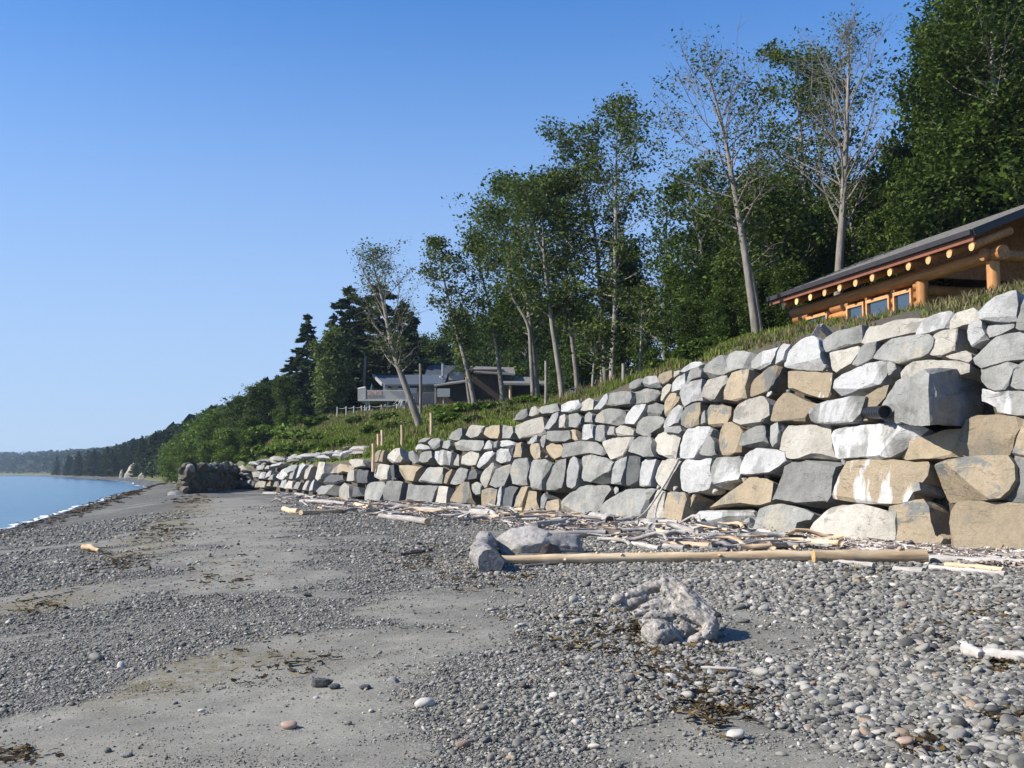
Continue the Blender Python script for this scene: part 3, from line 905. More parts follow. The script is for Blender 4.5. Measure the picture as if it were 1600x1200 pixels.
STONES = """
W 1529,487 1540,474 1553,465 1575,457 1584,456 1587,475 1583,499 1570,500 1545,499 1531,498
G 1600,466 1596,472 1588,497 1585,511 1592,514 1610,516 1625,512 1625,466
C 1481,512 1484,502 1492,490 1508,483 1520,482 1527,487 1528,498 1518,505 1500,509
W 1434,522 1438,508 1445,498 1462,492 1482,486 1487,489 1484,500 1479,511 1466,514 1452,519
C 1452,552 1454,538 1459,523 1475,517 1494,513 1493,530 1489,546 1478,551 1465,556
W 1513,507 1520,502 1532,501 1534,512 1538,520 1540,528 1530,532 1518,540 1513,530 1512,518
W 1541,504 1560,502 1583,503 1582,512 1575,516 1560,523 1545,527 1542,518
G 1519,556 1522,543 1533,536 1550,528 1573,520 1590,517 1608,516 1614,558 1590,561 1570,563 1548,569 1535,573 1524,566
G 1533,580 1539,571 1552,567 1570,566 1584,568 1580,580 1572,600 1567,607 1556,609 1542,605 1535,595
G 1584,580 1591,570 1600,563 1618,560 1618,606 1590,607 1580,602
M 1535,609 1548,610 1557,613 1575,612 1600,610 1620,609 1620,647 1585,647 1560,643 1558,636 1546,629 1536,626
C 1478,557 1490,553 1508,548 1514,552 1516,560 1512,566 1500,562 1485,560
G 1368,558 1373,548 1381,538 1394,528 1425,525 1449,522 1454,528 1451,540 1446,550 1439,557 1428,560 1405,565 1385,563
C 1404,580 1413,570 1425,564 1450,562 1470,563 1490,562 1510,569 1508,580 1480,590 1440,600 1406,600
T 1402,712 1408,698 1421,682 1435,669 1458,667 1480,669 1498,670 1495,690 1493,710 1470,715 1440,716 1412,716
T 1502,668 1509,657 1520,648 1545,648 1575,650 1596,653 1594,665 1586,680 1576,700 1569,708 1540,709 1505,710 1497,705 1499,685
T 1591,680 1599,661 1625,655 1625,712 1590,710 1580,709 1585,695
T 1441,770 1441,752 1447,735 1451,722 1475,716 1500,713 1540,712 1569,711 1577,725 1578,748 1570,764 1558,777 1530,778 1500,775 1470,776 1446,775
G 1585,713 1600,715 1625,715 1625,783 1600,784 1582,782 1568,778 1578,762 1584,740
T 1482,861 1485,848 1482,820 1481,797 1491,783 1520,782 1560,785 1600,788 1628,788 1628,870 1580,868 1520,866
C 1262,838 1270,825 1285,801 1295,793 1310,789 1345,788 1370,794 1384,798 1389,792 1388,830 1385,856 1340,852 1290,846
T 1391,792 1400,790 1425,786 1440,780 1447,792 1450,815 1456,835 1468,842 1470,855 1450,858 1400,858 1388,856 1390,830
G 1425,758 1436,753 1437,765 1428,768
W 1226,572 1226,560 1232,546 1245,536 1258,529 1270,526 1276,531 1279,550 1282,576 1255,576 1230,574
G 1285,532 1290,526 1310,516 1330,509 1344,507 1343,520 1341,533 1320,540 1300,547 1292,549 1287,541
C 1344,533 1348,514 1353,508 1376,507 1392,500 1420,497 1446,495 1440,504 1434,519 1415,522 1390,527 1370,532 1352,535
C 1293,570 1297,552 1320,546 1337,541 1344,546 1335,558 1329,567 1315,575 1303,580 1296,576
G 1342,546 1351,538 1367,535 1365,550 1362,559 1350,567 1339,571 1332,569 1340,556
B 1226,604 1227,588 1230,580 1260,581 1296,583 1296,600 1294,614 1291,620 1275,621 1255,615 1240,612 1230,607
M 1302,603 1305,592 1315,585 1340,573 1355,566 1378,564 1383,569 1379,585 1371,599 1350,606 1325,612 1308,615
G 1386,566 1397,566 1399,575 1392,584 1386,587
T 1342,655 1346,635 1353,618 1368,607 1385,601 1380,620 1365,640 1356,655
T 1168,618 1171,607 1181,591 1200,576 1216,570 1212,585 1207,600 1200,610 1190,613 1175,618
W 1212,569 1213,555 1217,543 1223,537 1231,538 1226,548 1223,561 1215,567
W 1173,574 1176,560 1184,551 1200,546 1211,542 1208,555 1201,567 1185,576
T 1203,650 1203,635 1209,623 1220,613 1232,614 1245,620 1258,626 1271,629 1264,642 1257,652 1254,657 1235,656 1215,657 1205,657
M 1265,650 1266,641 1275,631 1290,625 1310,623 1335,618 1345,618 1343,628 1339,645 1330,657 1310,659 1285,660 1272,660
C 1216,702 1218,690 1223,676 1231,666 1255,665 1287,663 1289,690 1290,712 1270,713 1235,715 1228,714 1225,707
M 1299,672 1306,663 1330,660 1345,661 1358,660 1380,659 1400,659 1425,663 1437,667 1429,675 1414,690 1400,702 1385,711 1370,715 1345,713 1300,714 1294,711 1294,690
G 1203,690 1204,666 1213,660 1215,675 1212,690 1205,697
G 1208,781 1215,765 1225,740 1230,719 1260,717 1300,717 1302,724 1296,745 1294,772 1288,784 1270,785 1255,787 1240,784 1215,779
B 1303,777 1308,760 1315,742 1326,725 1342,720 1390,719 1444,719 1446,725 1442,742 1436,751 1424,765 1414,781 1400,785 1370,785 1330,782
G 1177,832 1179,813 1185,796 1200,789 1225,788 1250,794 1264,801 1259,812 1243,816 1236,838 1215,839 1190,836
T 1131,624 1133,608 1138,592 1143,583 1155,579 1169,578 1167,590 1163,605 1163,620 1150,625
G 1135,562 1137,553 1145,548 1160,548 1174,551 1172,565 1167,575 1155,576 1141,581 1137,575
C 1095,619 1097,605 1104,593 1116,589 1131,586 1132,595 1125,608 1118,623 1110,625 1098,621
G 1095,585 1097,575 1105,566 1120,557 1132,553 1133,565 1135,579 1128,584 1115,587 1103,589
W 1063,622 1063,612 1067,603 1080,596 1094,592 1092,605 1092,624 1080,627 1070,634 1065,631
G 1071,600 1072,586 1077,579 1090,574 1094,580 1093,588 1080,592 1074,599
W 1063,581 1070,573 1080,566 1092,565 1096,568 1090,573 1080,576 1070,581
W 1050,612 1051,598 1057,591 1069,584 1069,600 1063,608 1055,610
T 1031,584 1038,581 1048,579 1049,589 1042,596 1033,601 1029,592
C 1051,580 1062,579 1060,585 1052,590
W 1003,602 1006,592 1010,588 1025,587 1028,597 1027,603 1012,604
G 976,631 979,613 990,607 1010,607 1024,609 1030,615 1023,625 1010,629 995,630 980,633
C 1033,624 1034,608 1040,601 1047,601 1046,610 1040,618 1035,626
T 1038,649 1039,625 1044,616 1055,613 1061,615 1057,625 1050,636 1043,647
W 1035,667 1041,652 1051,639 1058,633 1063,636 1061,645 1056,659 1048,665 1038,668
T 1063,662 1064,646 1069,638 1082,631 1093,629 1093,645 1088,661 1080,666 1070,667
G 1096,648 1100,641 1101,659 1095,663
T 1105,661 1105,641 1109,633 1125,633 1138,635 1137,648 1134,659 1125,664 1112,665
C 1145,657 1148,642 1156,630 1170,623 1191,620 1196,630 1197,647 1189,657 1175,664 1160,663
W 976,661 979,645 990,634 1006,631 1004,640 997,652 990,662
G 1001,648 1009,636 1022,629 1033,632 1032,645 1025,649 1012,651
G 993,670 996,659 1005,653 1020,650 1031,651 1035,658 1029,667 1018,674 1010,681 1000,679 994,677
G 1039,668 1050,667 1061,665 1063,672 1059,677 1048,675 1037,674
W 1061,714 1063,695 1067,681 1076,669 1095,665 1106,666 1108,670 1102,685 1094,699 1086,713 1075,716
G 1092,707 1098,698 1108,682 1114,690 1116,709 1110,712 1098,711
T 1119,700 1117,686 1123,673 1131,663 1142,661 1154,668 1158,675 1155,690 1152,704 1140,709 1128,709
G 1156,695 1159,680 1164,669 1180,663 1192,665 1194,675 1195,691 1185,696 1168,696
C 1021,684 1025,677 1035,675 1050,677 1059,677 1056,695 1053,716 1040,715 1028,707
G 982,705 987,690 997,683 1012,682 1016,690 1017,711 1005,713 990,707
W 1060,761 1061,745 1065,729 1073,719 1090,719 1109,718 1106,735 1107,748 1102,761 1095,765 1075,767 1063,765
M 1112,755 1112,730 1119,716 1130,714 1149,711 1152,720 1151,738 1148,747 1135,752 1120,759 1114,759
W 1155,738 1155,725 1159,709 1166,703 1185,701 1205,701 1221,707 1223,718 1213,728 1200,736 1180,738 1162,740
T 1083,792 1089,778 1099,771 1123,768 1135,759 1155,753 1180,745 1184,749 1195,749 1204,753 1204,765 1201,784 1190,789 1175,788 1155,785 1130,788 1110,791
M 1067,816 1073,800 1083,797 1110,794 1135,792 1158,791 1169,796 1173,805 1170,818 1168,828 1150,827 1120,826 1090,822 1072,819
T 1036,815 1039,795 1043,771 1055,769 1069,771 1070,780 1066,795 1062,812 1058,818 1045,818
C 1008,812 1014,790 1020,771 1026,766 1039,769 1037,785 1033,812 1020,815
T 1067,812 1073,795 1080,778 1084,772 1087,774 1080,790 1072,800
C 1022,745 1025,730 1031,718 1045,718 1058,720 1053,735 1046,750 1040,763 1032,759
W 998,757 1001,740 1003,723 1010,717 1023,718 1020,728 1016,745 1013,757 1005,759
G 936,805 942,790 950,776 957,769 975,764 1000,761 1014,761 1010,775 1006,790 1001,805 985,811 960,808
G 872,792 873,778 877,769 890,766 915,758 943,758 945,763 937,775 929,795 922,803 905,805 880,803
T 852,794 854,784 862,781 870,780 872,790 872,800 858,801
W 956,754 958,735 963,721 970,717 977,714 975,730 971,745 968,755
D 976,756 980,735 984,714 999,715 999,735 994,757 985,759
G 906,748 908,730 906,716 913,709 925,709 945,716 956,723 953,735 943,751 930,754 912,751
W 884,759 886,735 890,719 896,714 901,717 904,730 901,745 896,757 890,761
G 851,764 853,745 862,731 871,721 882,718 881,730 878,750 875,761 865,765
C 941,692 946,689 955,683 975,683 985,682 981,695 973,711 966,717 955,717 948,708 944,700
T 854,705 854,698 859,693 872,693 878,700 874,712 865,717 858,711
G 880,694 905,690 930,691 939,698 943,705 938,711 920,707 900,711 880,715 877,711 881,700
W 874,642 875,632 885,628 901,625 903,632 898,640 888,643
C 902,641 906,634 912,627 920,622 926,625 924,639 915,641
W 927,639 935,628 941,619 947,615 949,620 946,631 938,639
G 949,633 952,616 965,610 984,612 984,620 981,629 965,632
G 842,641 846,636 868,631 869,640 862,645 847,645
G 982,609 985,598 993,593 1001,591 999,601 993,606
W 851,669 855,660 863,649 871,644 871,650 866,660 857,670
C 873,667 874,651 881,647 882,655 881,667
G 886,666 886,649 892,646 902,646 906,651 905,661 901,667
G 913,659 914,649 920,644 925,647 924,659
G 929,659 932,648 941,641 955,638 974,641 974,648 971,659 960,663 945,661
W 906,685 909,672 913,663 920,661 925,665 925,683 915,686
G 930,687 931,669 933,665 943,665 944,675 943,686 938,689
G 949,679 951,667 959,666 959,679
C 962,680 962,669 970,665 984,667 988,672 986,679 970,680
G 855,687 857,675 869,671 887,672 888,684 880,689 861,690
T 892,684 891,673 897,671 901,687 896,688
C 805,675 807,665 820,661 835,654 844,650 845,660 846,674 839,679 825,682 812,685
G 801,656 806,647 812,642 823,639 823,649 815,655
C 826,649 829,639 834,634 841,641 839,647 831,650
T 757,677 759,668 764,665 779,664 779,675 776,684 768,684 759,682
G 782,684 783,671 786,665 799,666 800,675 796,684
C 727,679 729,669 736,665 753,664 751,674 746,681 735,684
G 701,687 705,676 712,672 720,669 720,679 716,687
G 709,701 711,691 720,688 751,688 751,694 747,703 730,704
W 754,701 758,691 764,688 768,695 767,701
G 771,699 772,691 777,689 775,699
W 780,697 781,689 795,688 804,691 802,697 790,699
W 774,719 777,705 781,701 792,701 793,712 791,719 783,723
D 796,715 795,703 802,699 800,711
T 802,713 804,700 807,693 814,691 815,704 813,714
T 829,709 828,699 831,693 841,694 843,705 843,715 835,717
W 823,694 831,684 839,679 837,689 831,693
G 843,689 847,682 852,679 851,689 848,699
C 721,724 723,712 731,707 746,703 746,712 741,725 732,727
W 745,727 749,716 757,707 767,703 770,708 764,718 756,727 749,731
M 677,714 678,705 690,703 705,707 702,717 699,726 684,726
C 707,726 709,713 715,710 717,718 715,727
G 700,755 705,742 708,734 720,731 730,734 728,745 723,754 712,757
T 693,754 696,741 704,733 706,734 702,745 698,755
D 731,749 734,736 742,733 745,740 743,747
C 749,751 753,738 761,729 769,723 772,730 766,745 760,759 755,761
G 766,756 771,745 776,734 784,728 794,725 797,730 791,745 786,757 775,761
G 797,740 801,726 807,716 824,717 825,730 823,745 820,756 810,757 800,755
G 827,745 829,726 833,719 849,717 856,723 852,735 846,750 844,763 832,762
C 681,786 683,771 687,760 699,761 696,775 695,785
T 703,783 708,770 715,759 725,753 732,753 733,768 733,784 720,785
G 737,769 736,757 745,753 751,757 749,771 742,773
T 753,789 754,766 761,763 774,764 772,780 770,792 762,791
W 775,797 777,776 779,763 783,759 782,775 780,796
D 785,794 787,766 795,759 806,761 802,772 798,794
T 803,795 806,775 813,761 824,759 821,770 817,784 813,796
T 818,796 821,780 827,767 839,769 838,780 839,794 830,796
G 844,794 846,776 850,771 853,778 850,793
T 584,721 585,707 592,703 600,703 598,712 596,721
C 603,717 605,708 611,702 624,701 625,715 621,721 609,722
G 637,711 638,706 645,704 649,712 650,721 647,724 641,719
G 652,717 653,710 665,705 672,705 673,714 667,721 658,723
W 646,701 649,696 655,693 667,696 671,701 655,703
G 667,691 673,686 682,684 687,688 684,696 678,701 673,698
G 691,699 693,690 701,688 704,695 699,701
G 651,691 661,685 671,683 664,690
C 584,744 587,731 593,726 605,726 605,738 603,748 593,749
D 609,744 610,729 615,726 615,744
T 618,735 621,728 635,726 651,728 648,740 644,751 632,749 623,744
G 649,751 655,738 667,730 691,731 690,742 686,754 670,754
G 568,781 569,766 573,756 585,753 598,753 597,765 592,781
G 598,781 601,766 608,753 627,753 624,765 620,781
G 630,781 631,768 637,756 655,757 681,758 678,770 674,784 650,783
C 494,752 491,745 497,722 504,722 503,738 500,748
T 506,738 508,725 545,726 541,736 525,740
D 501,750 507,741 534,741 536,751 520,756 505,756
C 541,751 544,738 553,731 553,751
D 556,753 556,732 566,734 575,736 573,754
C 546,722 549,716 565,718 566,727 552,730
G 494,769 498,760 510,758 525,758 523,768 515,772 500,772
C 528,775 531,760 537,754 543,758 544,778 535,779
D 547,777 548,758 560,761 566,774
C 368,735 370,729 380,727 383,734 376,736
W 385,734 387,728 400,727 409,726 407,733 395,735
C 412,733 414,728 419,727 418,732
W 421,728 430,723 439,721 435,726 425,729
G 370,746 372,739 384,738 382,746
G 389,746 391,738 405,737 403,745
W 403,747 407,739 412,737 409,747
W 411,747 417,739 423,735 420,744
G 418,750 422,743 427,741 425,749
M 431,744 437,737 445,731 447,740 441,749 433,749
T 368,757 370,749 378,750 376,759
C 380,759 383,750 390,749 388,757
D 391,759 394,751 397,753 395,762
C 398,761 401,752 413,752 411,761
T 415,759 419,753 422,752 420,759
G 425,759 428,753 435,751 433,761
W 437,761 441,751 446,750 443,762
C 446,763 450,751 456,752 454,763
W 460,747 465,733 470,723 474,726 467,744
C 471,749 477,736 484,725 487,727 479,747
G 459,763 463,753 469,753 465,765
C 471,765 477,753 481,751 477,765
W 482,767 487,753 491,749 487,765
W 441,735 450,729 457,725 455,735 448,739
G 449,748 455,738 459,736 456,748
"""
# ------------------------------------------------------------------ boulder wall
wall = thing("boulder_wall", "long high retaining wall of pale grey, white and tan quarried boulders along the beach", "stone wall", (7.95, 27, 0))
WL = Vector((7.95, 27, 0))


def add_stone(kind, px, off, depth, rng, name="boulder", bulge=1.0, parent=wall, base=WL):
    V, F, c = fit_stone(px, kind, rng, off, depth, bulge)
    me = rock_me(name, V - c, F, M[kind], 24)
    return obj(name, me, parent, Vector(c) - base)


rng = np.random.default_rng(5)
for ln in STONES.strip().splitlines():
    a = ln.split()
    px = [tuple(map(float, p.split(","))) for p in a[1:]]
    w = max(p[0] for p in px) - min(p[0] for p in px); hh_ = max(p[1] for p in px) - min(p[1] for p in px)
    d = 1.0
    cx = sum(p[0] for p in px) / len(px)
    off = rng.uniform(-.09, .20) - (.12 if a[0] == 'D' else 0)  # a few dark outlines are shaded stone sides, shade put into their rock colour
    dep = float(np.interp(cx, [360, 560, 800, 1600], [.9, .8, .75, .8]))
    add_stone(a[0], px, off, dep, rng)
# the wall runs on to the right, past the edge of the photograph
for r_ in range(6):
    y = 20.35
    while y > 15:
        L = rng.uniform(.9, 1.7)
        z0, z1 = r_ * .88 + .02 - (.25 if r_ == 0 else 0), r_ * .88 + .84
        pts = []
        for yy, zz in ((y, z0), (y, z1), (y - L * .5, z1 + .03), (y - L, z1), (y - L, z0), (y - L * .5, z0 - .02)):
            i = np.argmin(abs(TOE_R[:, 1] - yy)); x0 = np.interp(yy, TOE_R[:, 1], TOE_R[:, 0])
            T, N = wall_frame(x0, yy)
            X = x0 + BATTER * max(zz, 0) * T[1] + rng.normal(0, .03); Y = yy - BATTER * max(zz, 0) * T[0]
            dd = np.array([X, Y, zz]) - CAM
            f_ = dd @ _fw
            pts.append((800 + FPX * dd[0] / f_, 600 - FPX * (dd @ _up) / f_))
        add_stone(R.choice("GGWTTCBM"), pts, rng.uniform(-.05, .12), .8, rng)
        y -= L + .05
# flat slabs laid along the top of the far stretch
for k in range(46):
    px_ = rng.uniform(400, 578); top = np.interp(px_, [370, 430, 500, 560, 580], [728, 721, 716, 709, 705])
    h3 = hill_hit(px_, top + rng.uniform(-2.5, 4.5))[0]
    V, F = ROCKS[k % 12]
    T, N = wall_frame(h3[0], h3[1])
    s = rng.uniform(.5, .95)
    Mx = np.column_stack([T * s * rng.uniform(1.2, 2.3), -np.array([N[0], N[1], 0]) * s * .8, np.array([0, 0, 1]) * s * .30])
    o = obj("boulder", rock_me("boulder", V @ Mx.T, F, M[R.choice("WWGGC")]), wall, Vector(h3) + Vector((0, 0, .12)) - WL)
    o.rotation_euler = (rng.normal(0, .1), rng.normal(0, .1), rng.normal(0, .35))
# small chock stones pushed into joints
for (px_, py_, s, k) in [(1290, 575, .09, 'G'), (1203, 615, .1, 'W'), (1163, 750, .1, 'C'), (1190, 742, .07, 'W'), (1198, 744, .08, 'W'), (1117, 768, .1, 'C'), (1029, 763, .1, 'C'),
                         (963, 766, .12, 'W'), (1055, 764, .1, 'C'), (1232, 612, .07, 'G'), (1320, 722, .12, 'G'), (1395, 713, .1, 'C'), (963, 635, .07, 'W'), (968, 636, .06, 'W'), (905, 710, .06, 'W'), (908, 709, .06, 'W'),
                         (855, 714, .08, 'C'), (1080, 770, .1, 'G'), (1088, 772, .09, 'C'), (1002, 826, .15, 'W'), (1476, 845, .2, 'T'), (615, 748, .15, 'G'), (1015, 683, .1, 'G'), (1155, 678, .1, 'G'), (1513, 578, .16, 'W'), (1392, 715, .1, 'C'), (1175, 820, .22, 'G')]:
    p = wall_hit([px_], [py_], -.02)[0]
    V, F = ROCKS[int(px_) % 12]
    o = obj("boulder", rock_me("boulder", V * s * np.array([1, 1, .8]), F, M[k]), wall, Vector(p) - WL)
    o.rotation_euler = (px_, py_, px_ * .7)

# the big dark boulder that sticks out of the wall, and the drain pipe beside it
c = wall_hit([1448], [622], .45)[0]
T, N = wall_frame(c[0], c[1]); N0 = np.array([N[0], N[1], 0]); N0 /= np.linalg.norm(N0)
Rt = -T                                     # towards the camera end = photo right
BR = np.random.default_rng(42)


def poly_rock(points, center, name, mat, rough=.03, sub=4, seed=0, smooth_n=1):
    """hull of given corner points, subdivided and broken up"""
    bm = bmesh.new()
    for p in points:
        bm.verts.new(tuple(p))
    res = bmesh.ops.convex_hull(bm, input=bm.verts)
    for v in [v for v in bm.verts if not v.link_faces]:
        bm.verts.remove(v)
    bmesh.ops.triangulate(bm, faces=bm.faces)
    bmesh.ops.subdivide_edges(bm, edges=bm.edges, cuts=sub * 2, use_grid_fill=True)
    bmesh.ops.triangulate(bm, faces=bm.faces)
    for _ in range(smooth_n):
        bmesh.ops.smooth_vert(bm, verts=bm.verts, factor=.3, use_axis_x=True, use_axis_y=True, use_axis_z=True)
    V = np.array([v.co[:] for v in bm.verts]); F = [tuple(v.index for v in f.verts) for f in bm.faces]; bm.free()
    size = np.ptp(V, axis=0).max()
    D = V - V.mean(0); D /= np.maximum(np.linalg.norm(D, axis=1, keepdims=True), 1e-6)
    nz = fbm(V * (3.5 / size) + seed, 5, seed, .55)
    st_ = np.floor(fbm(V * (2.4 / size) + seed * 3, 2, seed + 5) * 4) / 4
    V = V + D * (rough * size * (nz * .8 + st_ * .6))[:, None]
    return rock_me(name, V, F, mat, 28)


def wl(a, o_, u_):
    """a metres towards photo right along the wall, o_ out of the wall, u_ up"""
    return Rt * a + N0 * o_ + np.array([0, 0, u_])


pts = [wl(-1.75, -.2, -.35), wl(-1.7, -.15, -.05), wl(-1.35, -.1, .3), wl(-1.0, 0, .5), wl(-1.5, -.1, -.5), wl(.80, .70, .48), wl(.93, .88, .1), wl(.98, .92, -.68), wl(-.1, .46, .40), wl(-.35, .36, .56), wl(-.75, .30, -.1), wl(.35, .66, -.2), wl(.62, .66, .60), wl(1.0, .60, -.1), wl(-.2, .5, -.68),
       wl(.78, -.5, -.68), wl(.74, -.6, .12), wl(.62, -.4, .64), wl(.1, -.3, .70), wl(-1.4, -.9, .3), wl(-1.4, -.9, -.5), wl(.6, -1.2, .5), wl(.6, -1.2, -.5)]
o = obj("boulder", poly_rock(pts, c, "boulder", M['G'], .038, 6, 3, 0), None, c)
tag(o, "big dark grey boulder jutting out from the light stone wall next to the black pipe", "boulder")

m = NT("black_corrugated_plastic"); m.color((.012, .013, .016)); m.rough(.42)
M['pipe'] = m.m
pa = wall_hit([1342], [646], -.25)[0]; pe = wall_hit([1383], [644], .75)[0]
pipe = thing("drain_pipe", "short black corrugated drain pipe poking out of the wall beside the dark boulder", "pipe", pe)
ax = (pe - pa) / np.linalg.norm(pe - pa)
L = np.linalg.norm(pe - pa) + .3
n = 72
ts = np.linspace(0, L, n)
g = Geo().tube([pe - ax * t for t in ts][::-1] - pe, .150 + .011 * np.sin(ts[::-1] / .034), 24, False)
g.tube([pe - ax * t - pe for t in ts], .132, 24, False)
obj("pipe_wall", g.mesh("pipe_wall", M['pipe'], True), pipe)
g = Geo(); a_ = np.arange(28) * 2 * math.pi / 28
g.tube([ax * .004, -ax * .07], .168, 28, False); g.tube([-ax * .07, ax * .004], .133, 28, False)
u = np.cross(ax, (0, 0, 1)); u /= np.linalg.norm(u); v_ = np.cross(u, ax)
ring = [ax * .004 + (u * math.cos(t) + v_ * math.sin(t)) * r for r in (.168, .133) for t in a_]
g.add(ring, [(i, (i + 1) % 28, 28 + (i + 1) % 28, 28 + i) for i in range(28)])
obj("rim", g.mesh("rim", M['pipe'], True, 40), pipe)
obj("end_cap", Geo().tube([-ax * .10, -ax * .11], .134, 24, True).mesh("end_cap", M['pipe']), pipe)

# ------------------------------------------------------------------ the older, darker rubble wall beyond
OWB = Vector((-28, 95, 0))
old = thing("rubble_wall", "old brown rubble wall of jumbled rocks at the far end of the pale boulder wall", "stone wall", OWB)
path = np.array([(-30.6, 115.5), (-29.4, 107), (-28.2, 98), (-27.2, 90), (-26.9, 86.5), (-27.2, 85.2), (-28.4, 88.5), (-31.6, 100), (-36, 118)], float)
pr = resample(path, 10)
sl = np.concatenate([[0], np.cumsum(np.linalg.norm(np.diff(pr, axis=0), axis=1))])
rng = np.random.default_rng(77)
k = 0
for row in range(7):
    s_ = rng.uniform(0, .5)
    while s_ < sl[-1]:
        x = np.interp(s_, sl, pr[:, 0]); y = np.interp(s_, sl, pr[:, 1])
        H = np.interp(s_, [0, 12, 30, 40, sl[-1]], [2.3, 2.4, 2.25, 1.8, 1.4])
        t0 = np.interp(s_ + .3, sl, pr[:, 0]) - x, np.interp(s_ + .3, sl, pr[:, 1]) - y
        tl = math.hypot(*t0); inn = np.array([-t0[1], t0[0]]) / max(tl, 1e-6)      # inside of the heap
        inn = -inn if np.dot(inn, np.array([-31.5, 104]) - np.array([x, y])) < 0 else inn
        z = row / 6.8 * H
        far_ = s_ > sl[-1] * .62
        sz = rng.uniform(.26, .56) * (1.2 if s_ < 14 else 1)
        V, F = ROCKS[k % 12]
        q = np.array([x, y]) + inn * (.25 * z + rng.uniform(-.15, .15))
        top = row == 6
        mat = M['O'] if not (top and rng.random() < .35) else M['G']
        if not (far_ and row % 2):
            o = obj("rock", rock_me("rock", V * sz * np.array([1.25, .85, .75]), F, mat), old, Vector((q[0], q[1], z + .15)) - OWB)
            o.rotation_euler = (rng.normal(0, .5), rng.normal(0, .5), math.atan2(t0[1], t0[0]) + rng.normal(0, .5))
        k += 1
        s_ += sz * 1.9
core = Geo(); inner = []
for (x, y) in pr:
    inner.append((x, y))
cc = np.mean(inner, 0)
V = [((x - cc[0]) * .93 + cc[0], (y - cc[1]) * .97 + cc[1], -.3) for x, y in inner] + [((x - cc[0]) * .82 + cc[0], (y - cc[1]) * .95 + cc[1], 1.7) for x, y in inner]
nI = len(inner)
core.add(V, [(i, i + 1, nI + i + 1, nI + i) for i in range(nI - 1)] + [tuple(range(nI, 2 * nI))])
obj("earth_core", mesh("earth_core", np.array(core.V) - np.array(OWB), core.F, plain("dark_earth", (.05, .042, .032), .95)), old)
# a few rocks fallen at its foot
for i, (px_, py_, s, k_) in enumerate([(268, 774, .35, 'O'), (278, 774, .45, 'G'), (322, 769, .4, 'G'), (287, 771, .3, 'O')]):
    h3 = ground_hit(px_, py_)[0]
    V, F = ROCKS[(3 * i + 1) % 12]
    o = obj("rock", rock_me("rock", V * s * np.array([1.5, .9, .6]), F, M[k_]), None, Vector(h3) + Vector((0, 0, s * .2)))
    tag(o, ["small brown rock at the outer corner of the old rubble wall", "flat pale rock lying in front of the old rubble wall's left end", "pale rock lying at the foot of the old rubble wall's dark face", "little brown rock between two pale ones before the rubble wall"][i], "rock")

# ------------------------------------------------------------------ pebbles
m = NT("pebble_stone")
t = m.attr("tint", 'INSTANCER'); pos = m.geo("Position")
n1 = m.noise(pos, 40, 4, .6)
pc = m.ramp(t, [(0, (.065, .065, .062)), (.22, (.145, .146, .138)), (.5, (.245, .243, .228)), (.75, (.36, .355, .332)), (.90, (.46, .455, .43)), (.955, (.60, .59, .55)), (.975, (.36, .29, .21)), (1, (.30, .22, .17))])
pc = m.mix(.85, pc, m.ramp(n1, [(.3, (.52, .52, .52)), (.7, (.88, .88, .88))]), 'MULTIPLY')
pc = m.mix(1.0, pc, (1.04, 1.0, .93), 'MULTIPLY')
m.color(pc); m.rough(.8); m.bump(n1, .4, .006)
M['pebble'] = m.m
m = NT("cobble_stone")
t = m.rnd(); co = m.objco()
n1 = m.noise(co, 14, 6, .65, m.math('MULTIPLY', t, 30))
pc = m.ramp(t, [(0, (.07, .071, .068)), (.25, (.155, .156, .147)), (.5, (.255, .253, .238)), (.74, (.36, .355, .332)), (.90, (.46, .455, .43)), (.95, (.60, .59, .55)), (.975, (.38, .30, .22)), (1, (.33, .24, .19))])
pc = m.mix(.85, pc, m.ramp(n1, [(.3, (.50, .50, .50)), (.7, (.90, .90, .90))]), 'MULTIPLY')
pc = m.mix(1.0, pc, (1.04, 1.0, .93), 'MULTIPLY')
m.color(pc); m.rough(.78); m.bump(n1, .4, .012)
M['cobble'] = m.m

rng = np.random.default_rng(3)


def scatter(r0, r1, per_m2, a0=-31.5, a1=31.5):
    a0, a1 = math.radians(a0), math.radians(a1)
    n = int(per_m2 * (a1 - a0) * (r1 * r1 - r0 * r0) / 2)
    r = np.sqrt(rng.uniform(r0 * r0, r1 * r1, n)); a = rng.uniform(a0, a1, n)
    return r * np.sin(a), r * np.cos(a)


xs, ys, szs = [], [], []
for r0, r1, dn, s0 in [(3.6, 7.0, 5200, .0078), (7.0, 10.5, 3600, .0089), (10.5, 15, 1800, .0114), (15, 21, 800, .015), (21, 32, 220, .023), (32, 55, 36, .038)]:
    x, y = scatter(r0, r1, dn)
    n_, _ = sdist(TOE_R, x, y)
    ok = n_ < -.1
    x, y = x[ok], y[ok]
    sd_ = sand_mask(x, y)
    P = p2(x, y)
    cov = np.clip(1.04 - sd_ * 1.02, 0, 1)
    cov = np.where(sd_ > .5, np.clip(.14 + .30 * smooth(.25, .8, fbm(P * np.array([1.4, 3, 1]), 3, 19)), 0, 1) * .6, cov)
    keep = rng.random(len(x)) < cov
    x, y = x[keep], y[keep]
    # coarser to the right and in the foreground, finer to the left
    coarse = .58 + .66 * smooth(-2.5, 3.0, x - .12 * y + .8 * fbm(p2(x, y) * .6, 3, 8))
    s = s0 * coarse * np.exp(rng.normal(0, .52, len(x))) * (1 - .22 * sand_mask(x, y))
    xs.append(x); ys.append(y); szs.append(np.clip(s, .004, .06))
